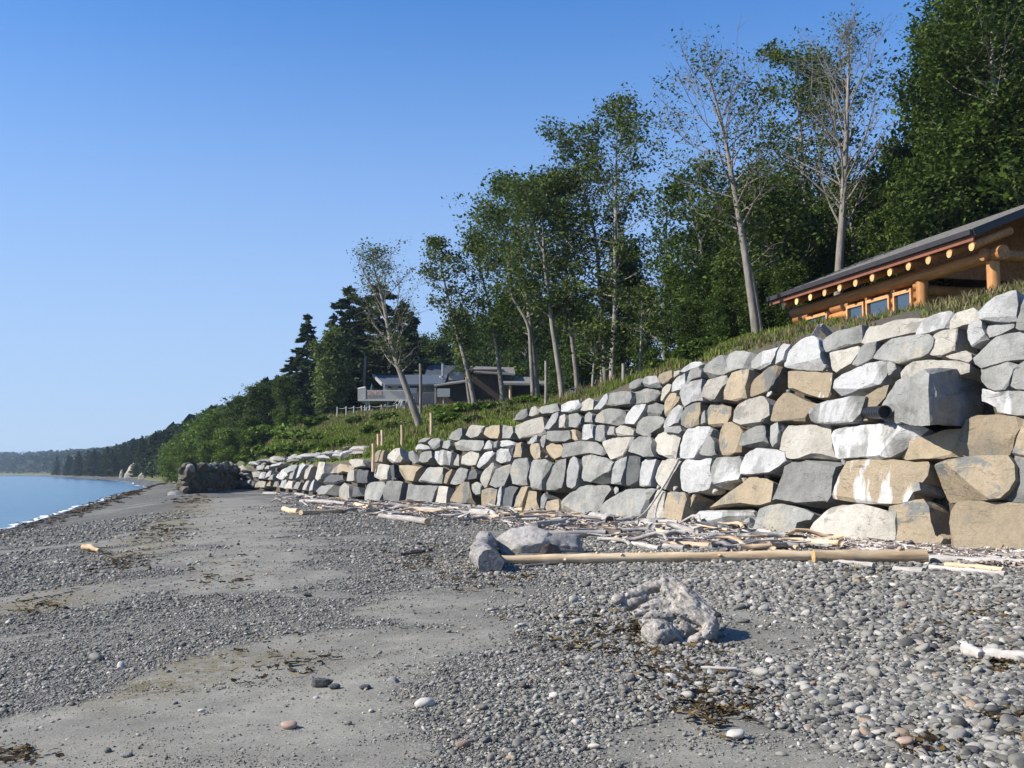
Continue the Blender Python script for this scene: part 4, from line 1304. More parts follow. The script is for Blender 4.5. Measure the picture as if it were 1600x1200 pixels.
# extra cobbles
x, y = scatter(4.2, 13, 13, -5, 31); s = rng.uniform(.022, .040, len(x)); k = rng.random(len(x)) < (1 - sand_mask(x, y)) * smooth(-1.5, 2, x)
xs.append(x[k]); ys.append(y[k]); szs.append(s[k])
x, y = np.concatenate(xs), np.concatenate(ys); s = np.concatenate(szs)
near_ = 1 - smooth(14, 30, np.hypot(x, y))
z = beach_z(x, y) + near_ * (1 - sand_mask(x, y)) * .012 * fbm(p2(x, y) * 7, 2, 3)
N = len(x)
scl = np.stack([s * rng.uniform(1.0, 1.55, N), s * rng.uniform(.75, 1.1, N), s * rng.uniform(.5, .8, N)], -1)
rot = np.stack([rng.normal(0, .28, N), rng.normal(0, .28, N), rng.uniform(0, 6.28, N)], -1)
z = z + scl[:, 2] * rng.uniform(.1, .95, N)
tint = rng.beta(2.1, 2.3, N); tint = np.where(rng.random(N) < .05, rng.uniform(.9, 1, N), tint * .92)
app = s / np.hypot(x, y)
vis = (np.abs(np.arctan2(x, y)) < math.radians(26)) & (np.hypot(x, y) > 5.4)
order = np.argsort(-np.where(vis, app, 0))[:292]
big = np.zeros(N, bool); big[order] = True

PEB = []
for k in range(8):
    bm = bmesh.new(); bmesh.ops.create_icosphere(bm, subdivisions=3, radius=1)
    V = np.array([v.co[:] for v in bm.verts]); F = [tuple(v.index for v in f.verts) for f in bm.faces]; bm.free()
    V *= (1 + .22 * fbm(V * .9 + k * 7, 2, k + 40) + .03 * fbm(V * 3 + k, 2, k + 60))[:, None]
    PEB.append(mesh("pebble", V, F, M['cobble'], True))
for i in order:
    o = bpy.data.objects.new("pebble", PEB[i % 8]); o.parent = beach
    o.location = (x[i], y[i], z[i]); o.rotation_euler = tuple(rot[i]); o.scale = tuple(scl[i]); COL.objects.link(o)

kp = ~big
me = bpy.data.meshes.new("pebbles"); me.vertices.add(int(kp.sum())); me.vertices.foreach_set("co", np.stack([x, y, z], -1)[kp].astype(np.float32).ravel())
attr(me, "scl", scl[kp], 'FLOAT_VECTOR'); attr(me, "rot", rot[kp], 'FLOAT_VECTOR'); attr(me, "tint", tint[kp]); attr(me, "variant", np.arange(kp.sum()) % 5, 'INT')


def instancer(name, builder):
    ng = bpy.data.node_groups.new(name, 'GeometryNodeTree')
    ng.interface.new_socket("Geometry", in_out='INPUT', socket_type='NodeSocketGeometry')
    ng.interface.new_socket("Geometry", in_out='OUTPUT', socket_type='NodeSocketGeometry')
    gi = ng.nodes.new("NodeGroupInput"); go = ng.nodes.new("NodeGroupOutput")
    builder(ng, gi, go)
    return ng


def peb_nodes(ng, gi, go):
    L = ng.links.new
    join = ng.nodes.new("GeometryNodeJoinGeometry")
    for k in range(5):
        ico = ng.nodes.new("GeometryNodeMeshIcoSphere"); ico.inputs["Subdivisions"].default_value = 3 if k < 0 else 2
        sp = ng.nodes.new("GeometryNodeSetPosition")
        nz = ng.nodes.new("ShaderNodeTexNoise"); nz.noise_dimensions = '4D'; nz.inputs["Scale"].default_value = .8; nz.inputs["W"].default_value = k * 3.7
        pos = ng.nodes.new("GeometryNodeInputPosition"); L(pos.outputs[0], nz.inputs["Vector"])
        sub = ng.nodes.new("ShaderNodeVectorMath"); sub.operation = 'SUBTRACT'; L(nz.outputs["Color"], sub.inputs[0]); sub.inputs[1].default_value = (.5, .5, .5)
        sc = ng.nodes.new("ShaderNodeVectorMath"); sc.operation = 'SCALE'; L(sub.outputs[0], sc.inputs[0]); sc.inputs["Scale"].default_value = .9
        L(ico.outputs[0], sp.inputs["Geometry"]); L(sc.outputs[0], sp.inputs["Offset"])
        ss = ng.nodes.new("GeometryNodeSetShadeSmooth"); L(sp.outputs[0], ss.inputs[0])
        mt = ng.nodes.new("GeometryNodeSetMaterial"); mt.inputs["Material"].default_value = M['pebble']; L(ss.outputs[0], mt.inputs[0])
        gti = ng.nodes.new("GeometryNodeGeometryToInstance"); L(mt.outputs[0], gti.inputs[0]); L(gti.outputs[0], join.inputs[0])
    mp = ng.nodes.new("GeometryNodeMeshToPoints"); L(gi.outputs[0], mp.inputs[0])
    iop = ng.nodes.new("GeometryNodeInstanceOnPoints"); L(mp.outputs[0], iop.inputs["Points"]); L(join.outputs[0], iop.inputs["Instance"])
    iop.inputs["Pick Instance"].default_value = True
    for nm, typ, sock in (("variant", 'INT', "Instance Index"), ("rot", 'FLOAT_VECTOR', "Rotation"), ("scl", 'FLOAT_VECTOR', "Scale")):
        na = ng.nodes.new("GeometryNodeInputNamedAttribute"); na.data_type = typ; na.inputs["Name"].default_value = nm
        L(na.outputs[0], iop.inputs[sock])
    L(iop.outputs[0], go.inputs[0])


po = obj("pebbles", me, kind="stuff")
tag(po, "grey rounded pebbles and shingle covering the beach", "pebbles")
po.modifiers.new("pebbles", 'NODES').node_group = instancer("pebbles", peb_nodes)

# single stones that stand out on the sand
for (px_, py_, w_, k_, lab, kk) in [
    (502, 1071, 34, 'D', "largest dark angular rock lying on the open sand in the foreground", 0),
    (521, 1075, 18, 'D', "smaller dark stone touching the right side of the largest dark rock on the sand", 0),
    (569, 1076, 17, 'D', "dark pointed stone alone on the sand right of the pair of dark rocks", 0),
    (613, 1068, 22, 'G', "blue-grey flat stone at the right edge of the sand patch", 0),
    (452, 1138, 28, 'P', "oval pinkish brown cobble on the foreground sand", 1),
    (664, 1105, 34, 'L', "long pale cream cobble at the edge between sand and pebbles", 1),
    (315, 1112, 11, 'L', "small whitish stone alone on the foreground sand", 1),
    (197, 1182, 17, 'G', "grey upright stone at the lower left of the foreground sand", 0),
    (1150, 1152, 32, 'L', "wide flat whitish stone in the foreground gravel below the seaweed", 1),
    (1414, 1163, 30, 'P', "pale tan cobble low in the foreground right of the sandy strip", 1),
    (725, 985, 16, 'G', "grey cobble at the top right end of the sand patch", 1),
    (480, 931, 13, 'D', "dark stone beside the narrow sand strip in the middle of the beach", 0),
    (1218, 822, 0, 'G', "", 0),
]:
    if not w_:
        continue
    h3 = ground_hit(px_, py_)[0]
    s = w_ / 2 * h3[1] / FPX
    if kk:
        mm = plain("cobble_" + k_, (.46, .43, .38) if k_ == 'L' else (.36, .255, .19), .6, .2, 30)
        me_ = PEB[int(px_) % 8].copy(); me_.materials.clear(); me_.materials.append(mm)
        o = obj("cobble", me_, None, Vector(h3) + Vector((0, 0, s * .3))); o.scale = (s, s * .7, s * .5); o.rotation_euler = (0, 0, .3 if px_ != 664 else .6)
    else:
        V, F = ROCKS[int(px_) % 12]
        o = obj("rock", rock_me("rock", V * s * np.array([1, .7, .6]), F, M[k_]), None, Vector(h3) + Vector((0, 0, s * .25)))
    tag(o, lab, "stone")
# dark rocks at the water's edge and one standing in the bay
for i, (px_, py_, w_, lab) in enumerate([(196, 778, 10, "dark flat rock on the gravel just above the waterline"), (180, 780, 12, "dark wet rock at the edge of the surf beside another"), (171, 781, 7, "small pale rock in the surf left of the dark ones"), (153, 750.5, 5, "lone dark rock standing in the bay off the cliff")]):
    h3 = at(px_, py_, 2.75 * FPX / (py_ - 740)) if i == 3 else ground_hit(px_, py_)[0]
    s = w_ / 2 * h3[1] / FPX
    V, F = ROCKS[i]
    o = obj("rock", rock_me("rock", V * s * np.array([1, .7, .55]), F, M['G' if i == 2 else 'D']), None, Vector(h3) + Vector((0, 0, s * .2))); tag(o, lab, "rock")

# ------------------------------------------------------------------ seaweed and fine wrack
rng = np.random.default_rng(9)
g = Geo()
spots = [(1100, 1088, 80, 60), (1160, 1098, 90, 50), (1120, 1120, 40, 60), (905, 985, 80, 70), (960, 1010, 60, 40), (1540, 948, 60, 90), (1575, 1035, 40, 120), (1050, 1040, 80, 80), (1000, 990, 40, 60),
         (190, 880, 40, 90), (250, 830, 40, 90), (300, 780, 30, 90), (420, 1030, 110, 30), (60, 945, 50, 60), (1330, 905, 60, 60), (780, 905, 60, 60), (660, 870, 50, 60), (1480, 1000, 80, 60), (1400, 890, 80, 60), (140, 858, 14, 30),
         (350, 905, 60, 40), (480, 1040, 40, 20), (1590, 1130, 40, 50), (30, 1180, 40, 40), (1440, 1160, 60, 50)]
shq = resample(SHORE, 60); shq = shq[(shq[:, 1] > 38) & (shq[:, 1] < 170)]
for cx, cy, sp, n_ in spots + [(0, 0, 0, 900)]:
    px_ = rng.normal(cx, sp * .6, n_); py_ = rng.normal(cy, sp * .24, n_)
    if cx == 0 and cy == 0:                                  # the dark line of weed left along the waterline
        i_ = rng.integers(0, len(shq), n_); H3 = np.column_stack([shq[i_] + np.stack([.6 + rng.normal(0, .45, n_) * (1 + shq[i_, 1] / 90), rng.normal(0, 1, n_)], -1), np.zeros(n_)])
        H3[:, 0] += .8
    else:
        H3 = ground_hit(px_, np.maximum(py_, 760))
    H3[:, 2] = beach_z(H3[:, 0], H3[:, 1]) + .012
    for p in H3:
        L = rng.uniform(.04, .17) * (.7 + p[1] / 25); a = rng.uniform(0, 6.28); w_ = rng.uniform(.004, .014) * (.8 + p[1] / 18)
        q = []
        for k in range(4):
            q.append((p[0] + math.cos(a) * L * (k / 3 - .5), p[1] + math.sin(a) * L * (k / 3 - .5), p[2] + .012 * rng.uniform(0, 2)))
            a += rng.normal(0, .5)
        for k in range(3):
            dx, dy = q[k + 1][0] - q[k][0], q[k + 1][1] - q[k][1]; l_ = math.hypot(dx, dy) + 1e-6
            nx, ny = -dy / l_ * w_, dx / l_ * w_
            a0, a1 = q[k], q[k + 1]
            g.add([(a0[0] - nx, a0[1] - ny, a0[2]), (a0[0] + nx, a0[1] + ny, a0[2] + w_), (a1[0] + nx, a1[1] + ny, a1[2] + w_), (a1[0] - nx, a1[1] - ny, a1[2])], [(0, 1, 2, 3)])
o = obj("seaweed", g.mesh("seaweed", leaf_mat("dried_seaweed", [(0, (.02, .014, .01)), (.5, (.06, .04, .018)), (.85, (.13, .09, .03)), (1, (.26, .19, .10))], .1)), kind="stuff")
tag(o, "scattered dried brown seaweed and wrack on the gravel", "seaweed")
# ------------------------------------------------------------------ driftwood
def frame_y(d):
    y = Vector(d).normalized(); z = Vector((0, 0, 1)); x = y.cross(z)
    if x.length < 1e-3:
        x = Vector((1, 0, 0))
    x.normalize(); z = x.cross(y)
    return Matrix((x, y, z)).transposed()


END = {}


def log_obj(name, a, b, r0, r1, mat, seed, bend=.02, rough=.18, sides=12, n=14, end_mat=None, knots=0, flat=1.0, gnarl=0.0):
    """a log or stick from a to b (world), built along its own Y axis"""
    a = Vector(a); b = Vector(b); L = (b - a).length
    rg = np.random.default_rng(seed)
    t = np.linspace(0, 1, n)
    k1, k2 = rg.normal(0, bend, 2), rg.normal(0, bend, 2)
    P = np.column_stack([L * (k1[0] * np.sin(math.pi * t) + k1[1] * np.sin(2 * math.pi * t)), t * L, L * .35 * (k2[0] * np.sin(math.pi * t) + k2[1] * np.sin(3 * t) * 0)])
    rad = (r0 + (r1 - r0) * t) * (1 + .07 * vnoise(np.column_stack([t * 6, np.full(n, seed * .37), t * 0]), seed))
    V, F = tube(P, rad, sides, True, seed, rough)
    if gnarl:
        c_ = np.column_stack([np.interp(V[:, 1], P[:, 1], P[:, k]) for k in range(3)]); dv = V - c_; rm_ = max(r0, r1)
        V = c_ + dv * (1 + gnarl * (fbm(V / rm_ * 1.3 + seed, 3, seed) * .7 + .55 * fbm(V / rm_ * 4 + seed, 3, seed + 1)))[:, None]
    V = V * np.array([1, 1, flat])
    g = Geo().add(V, F)
    for _ in range(knots):
        tt = rg.uniform(.1, .9); an = rg.uniform(0, 6.28); rr = np.interp(tt, t, rad)
        p = np.array([np.interp(tt, t, P[:, 0]), tt * L, np.interp(tt, t, P[:, 2])]); d = np.array([math.cos(an), .5, math.sin(an)])
        g.tube([p, p + d * rr * 1.25, p + d * rr * 1.4], [rr * .45, rr * .3, rr * .1], 7, True)
    me = g.mesh(name, mat, True, 50)
    o = obj(name, me, None, a)
    o.rotation_euler = frame_y(b - a).to_euler()
    if end_mat:
        for nm, tt_, sgn in (("cut_end", L, 1), ("cut_end", 0, -1)):
            V2, F2 = tube([(P[-1 if sgn > 0 else 0][0], tt_ + sgn * .004, P[-1 if sgn > 0 else 0][2] * flat), (P[-1 if sgn > 0 else 0][0], tt_ + sgn * .012, P[-1 if sgn > 0 else 0][2] * flat)], (r1 if sgn > 0 else r0) * .95, 12, True)
            obj("cut_end", mesh("cut_end", V2 * np.array([1, 1, 1]), F2, end_mat), o)
    return o


def px_log(name, p, q, th, mat, seed, **kw):
    """a log lying on the beach whose middle line runs between two photo pixels; th = its thickness there"""
    th0, th1 = th if isinstance(th, tuple) else (th, th)
    lift = kw.pop('lift', 0)
    g0 = ground_hit(p[0], p[1] + th0 / 2 + lift)[0]; g1 = ground_hit(q[0], q[1] + th1 / 2 + lift)[0]
    a = at(p[0], p[1], g0[1]); b = at(q[0], q[1], g1[1])
    return log_obj(name, a, b, th0 / 2 * g0[1] / FPX, th1 / 2 * g1[1] / FPX, M[mat], seed, **kw)


LOGS = [
    # p, q, thickness, material, label, options
    ((782, 875), (1282, 869), (13, 18), 'wood_orange', "very long slender tan log lying across the beach below the wall", dict(n=60, bend=.008, rough=.12, knots=12, sides=18, gnarl=.07)),
    ((1272, 870), (1446, 870), (22, 22), 'wood_orange', "thick peeled orange-tan log at the right end of the long slender log", dict(n=24, bend=.006, rough=.08, knots=4, sides=18, gnarl=.06, end=1)),
    ((594, 806), (668, 815), (8, 11), 'wood_white', "bright white driftwood log angled on the gravel left of the grey knobbly log", dict(end=1)),
    ((572, 804), (645, 801), 4, 'wood_tan', "thin tan plank lying behind the bright white log", dict(flat=.6)),
    ((640, 796), (692, 798), 8, 'wood_white', "short white log close to the foot of the wall, behind the thin tan plank", {}),
    ((682, 806), (748, 792), 6, 'wood_grey', "dark-bottomed grey pole slanting up to the right at the wall foot", {}),
    ((737, 801), (766, 803), 12, 'wood_white', "stubby white log lying behind the grey knobbly log", {}),
    ((762, 797), (775, 812), 8, 'wood_white', "short white crooked piece leaning on the stubby white log", {}),
    ((782, 800), (846, 795), 5, 'wood_grey', "thin grey stick lying right of the stubby white log against the wall", {}),
    ((783, 805), (816, 804), 5, 'wood_grey', "thin grey stick pointing at the tan stub by the wall", {}),
    ((815, 806), (860, 802), 10, 'wood_tan', "short yellow-tan log with dark end at the foot of the wall", dict(end=1)),
    ((848, 819), (906, 803), 5, 'wood_tan', "thin tan stick propped behind the white chunk of driftwood", {}),
    ((835, 822), (884, 815), 12, 'wood_grey', "smooth grey log lying just behind the white chunk", {}),
    ((856, 834), (946, 833), 11, 'wood_white', "straight pale grey log right of the white chunk", dict(n=16)),
    ((944, 832), (971, 833), 12, 'wood_dark', "short dark brown stub at the right end of the straight pale log", {}),
    ((926, 808), (953, 814), 15, 'wood_white', "short fat cream stub with a dark round end near the leaning branch", dict(end=2)),
    ((1003, 818), (1097, 833), 11, 'wood_white', "long white-grey log with black end, below the tall tan and white blocks of the wall", dict(end=2, n=16)),
    ((1024, 832), (1051, 836), 13, 'wood_tan', "short orange log stub with a dark end in the driftwood pile", dict(end=2)),
    ((1048, 845), (1155, 847), 9, 'wood_grey', "dark grey weathered beam lying behind the long tan log", dict(n=14, flat=.8)),
    ((1056, 853), (1150, 851), 6, 'wood_grey', "thin dark grey pole right behind the long tan log, in front of the weathered beam", {}),
    ((988, 850), (1030, 857), 8, 'wood_white', "short white stick behind the middle of the long tan log", {}),
    ((1038, 853), (1070, 857), 9, 'wood_white', "white flat piece wedged behind the long tan log", {}),
    ((935, 842), (985, 853), 6, 'wood_white', "pale crooked branch behind the long tan log, right of the dark stub", dict(bend=.09)),
    ((1450, 873), (1660, 884), (12, 16), 'wood_white', "broad bleached log at the foot of the wall right of the peeled orange log", dict(n=20, end=1)),
    ((1454, 887), (1572, 898), (8, 10), 'wood_white', "tapered bleached log in front of the broad bleached one at right", dict(n=14)),
    ((1478, 882), (1570, 892), (8, 11), 'wood_tan', "brown-tinged knobbly pole squeezed between the two bleached logs", dict(rough=.35, knots=4)),
    ((1552, 868), (1660, 872), (12, 12), 'wood_grey', "pale grey plank log resting behind the bleached logs at the right edge", dict(flat=.7)),
    ((1303, 879), (1365, 884), (8, 9), 'wood_white', "short pinkish white log in front of the peeled orange log", {}),
    ((1318, 873), (1400, 873), (4, 7), 'wood_tan', "thin split tan board leaning along the front of the peeled log", dict(flat=.5)),
    ((1341, 867), (1368, 868), 7, 'wood_dark', "little dark brown block on the front of the peeled orange log", {}),
    ((1398, 889), (1444, 893), (9, 12), 'wood_white', "short broken white piece lying below the peeled log's right end", {}),
    ((1352, 848), (1398, 856), 6, 'wood_white', "bent white stick behind the peeled orange log", dict(bend=.06)),
    ((1400, 856), (1427, 846), 8, 'wood_grey', "short grey-purple stub tilted against the yellow boulder", {}),
    ((1500, 866), (1508, 857), 6, 'wood_grey', "small hooked root at the foot of the tan boulder on the right", dict(bend=.2)),
    ((470, 801), (540, 797), (8, 8), 'wood_tan', "long tan log lying alone on the gravel at the left end of the driftwood", dict(knots=4)),
    ((443, 795), (466, 799), 8, 'wood_tan', "short yellowish log end left of the lone tan log", {}),
    ((508, 793), (536, 793), 5, 'wood_white', "small white pole above the lone tan log at left", {}),
    ((412, 771), (452, 772), 5, 'wood_white', "pale pinkish log at the far left foot of the pale wall", {}),
    ((462, 772), (492, 778), 6, 'wood_white', "white driftwood log tilted at the foot of the shard-like stones", {}),
    ((470, 783), (540, 787), 6, 'wood_white', "long pinkish white log in the far litter of driftwood", {}),
    ((556, 789), (578, 793), 9, 'wood_tan', "short orange stump of wood below the corner of the wall", {}),
    ((598, 788), (640, 788), 5, 'wood_tan', "pale tan pole right at the foot of the large grey blocks", {}),
    ((1280, 968), (1364, 964), 5, 'wood_grey', "thin curved grey stick alone on the gravel right of the stump", dict(bend=.05)),
    ((1095, 1043), (1151, 1045), 5, 'wood_white', "small thin pale stick below the driftwood stump", {}),
    ((625, 866), (678, 858), 4, 'wood_dark', "thin dark stick on the gravel left of the grey knobbly log", {}),
    ((640, 862), (668, 860), 4, 'wood_dark', "second dark twig crossing the thin dark stick", {}),
    ((1538, 1021), (1680, 1036), (18, 22), 'wood_white', "pale driftwood branch on the gravel at the right edge of the picture", dict(n=30, sides=18, gnarl=.22, knots=3)),
    ((1508, 1012), (1536, 1024), (26, 16), 'wood_white', "chunky pale knob at the left end of the branch at the right edge", dict(rough=.4, gnarl=.3, n=20)),
    ((130, 854), (155, 860), (9, 6), 'wood_tan', "small scrap of orange-brown wood among the weeds on the left", dict(rough=.4)),
    ((818, 885), (858, 881), 4, 'wood_grey', "thin pale twig lying just in front of the long tan log's left part", {}),
    ((1150, 877), (1210, 876), 5, 'wood_grey', "grey twig tucked under the middle of the long tan log", {}),
]
M['wood_pitted'] = wood_mat("driftwood_pitted", (.10, .095, .09), (.26, .245, .23), (.42, .40, .375), grain=16, stretch=(1, .8, 1), bump=1.0)
M['end_dark'] = plain("dark_end_grain", (.035, .028, .025), .9, .3, 12)
for i, (p, q, th, mt, lab, kw) in enumerate(LOGS):
    kw = dict(kw); e = kw.pop('end', 0)
    name = "driftwood_log" if max(th if isinstance(th, tuple) else (th,)) >= 8 else "driftwood_stick"
    o = px_log(name, p, q, th, mt, 50 + i, end_mat=(None, M['log_end'], M['end_dark'])[e], **kw)
    tag(o, lab, "log" if name == "driftwood_log" else "stick", "driftwood along the foot of the wall" if p[1] < 900 else None)

# grey knobbly log end-on towards the camera
a = ground_hit(767, 895)[0]; b = ground_hit(756, 858)[0]
rk = a[1] / FPX * 21
o = log_obj("driftwood_log", Vector(a) + Vector((0, 0, rk * .75)), Vector(b) + Vector((0, 0, rk * 1.0)), rk, rk * .72, M['wood_pitted'], 5, bend=.012, rough=.1, sides=44, n=90, knots=6, gnarl=.15)
tag(o, "fat knobbly grey log lying end-on beside the left tip of the long tan log", "log", "driftwood along the foot of the wall")
# white chunk with the dark broken end
gc = ground_hit(822, 864)[0]; kx = gc[1] / FPX
def pk(px_, py_, back):
    return np.array([(px_ - 822) * kx, back, (864 - py_) * kx - .03])
pts = [pk(775, 850, .1), pk(778, 838, .1), pk(800, 824, .2), pk(830, 821, .25), pk(858, 829, .15), pk(868, 845, .1), pk(864, 866, -.05), pk(820, 868, -.1), pk(785, 866, 0), pk(812, 850, -.16), pk(846, 846, -.14),
       pk(790, 866, .6), pk(860, 866, .6), pk(800, 828, .6), pk(856, 834, .6)]
o = obj("driftwood_log", poly_rock(pts, gc, "driftwood_log", M['wood_white'], .03, 5, 12, 2), None, gc)
pts = [pk(846, 850, -.19), pk(858, 846, -.2), pk(872, 850, -.13), pk(876, 866, -.1), pk(850, 868, -.19), pk(842, 860, -.19), pk(860, 848, .1), pk(872, 866, .1), pk(846, 866, .1)]
obj("broken_end", poly_rock(pts, gc, "broken_end", M['wood_dark'], .03, 3, 4, 1), o)
tag(o, "bulky white driftwood chunk with dark broken end beside the knobbly grey log", "log", "driftwood along the foot of the wall")
p0 = at(868, 852, ground_hit(868, 864)[0][1] + .2)
pts = [np.array(v) for v in [(-.30, -.2, -.2), (.62, -.1, -.2), (.6, .3, -.2), (-.3, .3, -.2), (-.25, -.15, .2), (.12, -.2, .02), (.5, .1, .22), (.45, -.15, -.02), (-.1, .2, .25)]]
o = obj("driftwood_stump", poly_rock(pts, p0, "driftwood_stump", M['wood_grey'], .06, 4, 8), None, p0)
tag(o, "dark grey broken slab of wood tucked at the right of the white chunk", "driftwood", "driftwood along the foot of the wall")
# long whip of a branch leaning on the wall down to the driftwood
g = Geo(); w0 = wall_hit([1061], [716], .25)[0]; w1 = wall_hit([1042], [752], .3)[0]; w2 = wall_hit([1010], [800], .45)[0]
gp = ground_hit(968, 826)[0]
pts = np.array([w0, w1, w2, (np.array(w2) * .4 + np.array(gp) * .6) + [0, 0, -.05], gp + [0, 0, .06]])
ts = np.linspace(0, 4, 26); pts = np.stack([np.interp(ts, range(5), pts[:, k]) for k in range(3)], -1)
for _ in range(3):
    pts[1:-1] = (pts[:-2] + 2 * pts[1:-1] + pts[2:]) / 4
base = pts[-1].copy(); g.tube(pts - base, np.linspace(.05, .015, 26), 8, True, 3, .1)
tag(obj("driftwood_branch", g.mesh("driftwood_branch", M['wood_white'], True), None, base), "long whip-thin bleached branch leaning on the wall and curving down into the driftwood", "branch")

# loose litter of sticks in a band along the foot of the wall
rng = np.random.default_rng(21)
STK = []
for k in range(14):
    n = 6; t = np.linspace(0, 1, n); bd = rng.normal(0, .10, 2)
    P = np.column_stack([bd[0] * np.sin(math.pi * t) + bd[1] * np.sin(2 * math.pi * t), t - .5, np.zeros(n)])
    V, F = tube(P, np.linspace(.05, rng.uniform(.02, .05), n) * rng.uniform(.6, 1.2), 6, True, k, .25)
    for mt in ('wood_white', 'wood_grey', 'wood_tan', 'wood_dark'):
        me = mesh("driftwood_stick", V, F, M[mt], True); STK.append(me)
nst = 0
for k in range(285):
    px_ = rng.choice([rng.uniform(430, 700), rng.uniform(700, 1000), rng.uniform(960, 1280), rng.uniform(880, 1300)])
    foot = np.interp(px_, [370, 460, 570, 700, 780, 950, 1080, 1270, 1480], [765, 772, 783, 788, 794, 807, 818, 838, 858])
    bw = np.interp(px_, [430, 560, 800, 1000, 1200, 1300], [16, 18, 26, 40, 34, 18])
    h3 = ground_hit(px_, foot + 3 + bw * rng.random() ** 1.3)[0]
    o = bpy.data.objects.new("driftwood_stick", R.choice([STK[i] for i in range(len(STK)) if i % 4 in (0, 1, 2)] + [STK[i] for i in range(len(STK)) if i % 4 == 1] + [STK[3], STK[7], STK[11]]))
    L = rng.uniform(.35, 1.5)
    T, N = wall_frame(h3[0], h3[1])
    o.location = (h3[0], h3[1], beach_z(h3[:1], h3[1:2])[0] + rng.uniform(.04, .20)); o.scale = (L * rng.uniform(.7, 1.8),) * 1 + (L * 1.1, L * rng.uniform(.6, 1.5))
    o.rotation_euler = (rng.normal(0, .06), rng.normal(0, .3), math.atan2(-T[0], T[1]) + rng.normal(0, .65) + rng.choice([0, 1.2, -.6]))
    COL.objects.link(o)
    tag(o, "small loose stick in the litter of driftwood along the foot of the wall", "stick", "loose sticks at the foot of the wall"); nst += 1
# fine chips and twigs, too many to count
g = Geo()
px_ = rng.uniform(430, 1620, 5200)
foot = np.interp(px_, [370, 460, 570, 700, 780, 950, 1080, 1270, 1480, 1620], [765, 772, 783, 788, 794, 807, 818, 838, 858, 870])
bw = np.interp(px_, [430, 560, 800, 1000, 1200, 1300, 1620], [14, 18, 26, 40, 30, 20, 24])
H3 = ground_hit(px_, foot + 1 + bw * rng.random(5200) ** 1.2)
ZZ = beach_z(H3[:, 0], H3[:, 1])
for h3, z in zip(H3, ZZ):
    a = rng.uniform(0, 6.28); L = rng.uniform(.08, .42)
    d = np.array([math.cos(a), math.sin(a), rng.normal(0, .15)]) * L
    p = np.array([h3[0], h3[1], z + rng.uniform(.03, .14)])
    g.beam(p - d / 2, p + d / 2, rng.uniform(.012, .05), rng.uniform(.01, .035))
o = obj("driftwood_litter", g.mesh("driftwood_litter", leaf_mat("wood_chips", [(0, (.08, .065, .05)), (.3, (.22, .18, .15)), (.6, (.42, .36, .31)), (1, (.60, .56, .52))], 0)), kind="stuff")
tag(o, "fine bleached twigs and chips washed up along the wall", "driftwood")

# ------------------------------------------------------------------ gnarled stump on the gravel
gb = ground_hit(1045, 1010)[0]
S0 = gb[1] / FPX                               # metres per photo pixel here
bm = bmesh.new()


def lump(cx, cy, back, rx, ry, rz, tilt=0.0, yaw=0.0):
    """ellipsoid centred at photo pixel (cx, cy), 'back' metres behind the stump's front foot; radii in pixels"""
    b_ = bmesh.new(); bmesh.ops.create_icosphere(b_, subdivisions=4, radius=1)
    c_ = at(cx, cy, gb[1] + back)
    Mx = Matrix.Translation(Vector(c_) - Vector(gb)) @ Euler((0, tilt, yaw)).to_matrix().to_4x4() @ Matrix.Diagonal((rx * S0, ry * S0, rz * S0, 1))
    b_.transform(Mx); me_ = bpy.data.meshes.new("t"); b_.to_mesh(me_); b_.free(); bm.from_mesh(me_); bpy.data.meshes.remove(me_)


def strand(pts, n=14, seed=0):
    """a rope of wood through (px, py, metres back, radius px) points"""
    P = np.array([np.array(at(p[0], p[1], gb[1] + p[2])) - gb for p in pts]); rr = np.array([p[3] for p in pts]) * S0
    t = np.linspace(0, len(pts) - 1, n)
    Q = np.stack([np.interp(t, range(len(pts)), P[:, k]) for k in range(3)], -1)
    for _ in range(2):
        Q[1:-1] = (Q[:-2] + 2 * Q[1:-1] + Q[2:]) / 4
    V, F = tube(Q, np.interp(t, range(len(pts)), rr), 10, True, seed, .25)
    b_ = bmesh.new(); vs = [b_.verts.new(tuple(v)) for v in V]
    for f_ in F:
        b_.faces.new([vs[i] for i in f_])
    me_ = bpy.data.meshes.new("t"); b_.to_mesh(me_); b_.free(); bm.from_mesh(me_); bpy.data.meshes.remove(me_)


rs = np.random.default_rng(3)
for i in range(11):                                        # the slanting slab of trunk, strand by strand
    f_ = i / 10
    x0, y0, b0 = 1031 + 22 * f_ + rs.normal(0, 2), 905 + 46 * f_, .62 - .26 * f_
    x1, y1, b1 = 1107 + 7 * f_ + rs.normal(0, 3), 950 + 30 * f_, .36 - .18 * f_
    strand([(x0, y0, b0, 8), ((x0 + x1) / 2 + rs.normal(0, 2), (y0 + y1) / 2 - 5 + rs.normal(0, 1.5), (b0 + b1) / 2, 10 + rs.uniform(-1, 2)), (x1, y1, b1, 9)], 14, i)
    strand([(x0 + 12, y0 + 12, b0 + .06, 10), (x1 - 4, y1 + 6, b1 + .08, 10)], 8, i + 40)
strand([(1045, 912, .60, 10), (1015, 917, .58, 9), (985, 930, .54, 8), (962, 936, .50, 8)], 14, 61)     # left root arm
strand([(1010, 932, .56, 8), (985, 944, .52, 10), (972, 952, .48, 6)], 10, 62)
lump(964, 936, .49, 9, 9, 8)
strand([(1050, 950, .42, 12), (1015, 948, .42, 11), (990, 962, .40, 8)], 12, 63)                       # ragged middle
strand([(1050, 962, .36, 11), (1025, 962, .34, 10), (1000, 975, .30, 7)], 12, 64)
strand([(1040, 940, .48, 9), (1012, 958, .44, 9)], 8, 65)
lump(1032, 990, .12, 29, 30, 21, .15)                                                                  # pale front knob
lump(1052, 996, .16, 16, 20, 15)
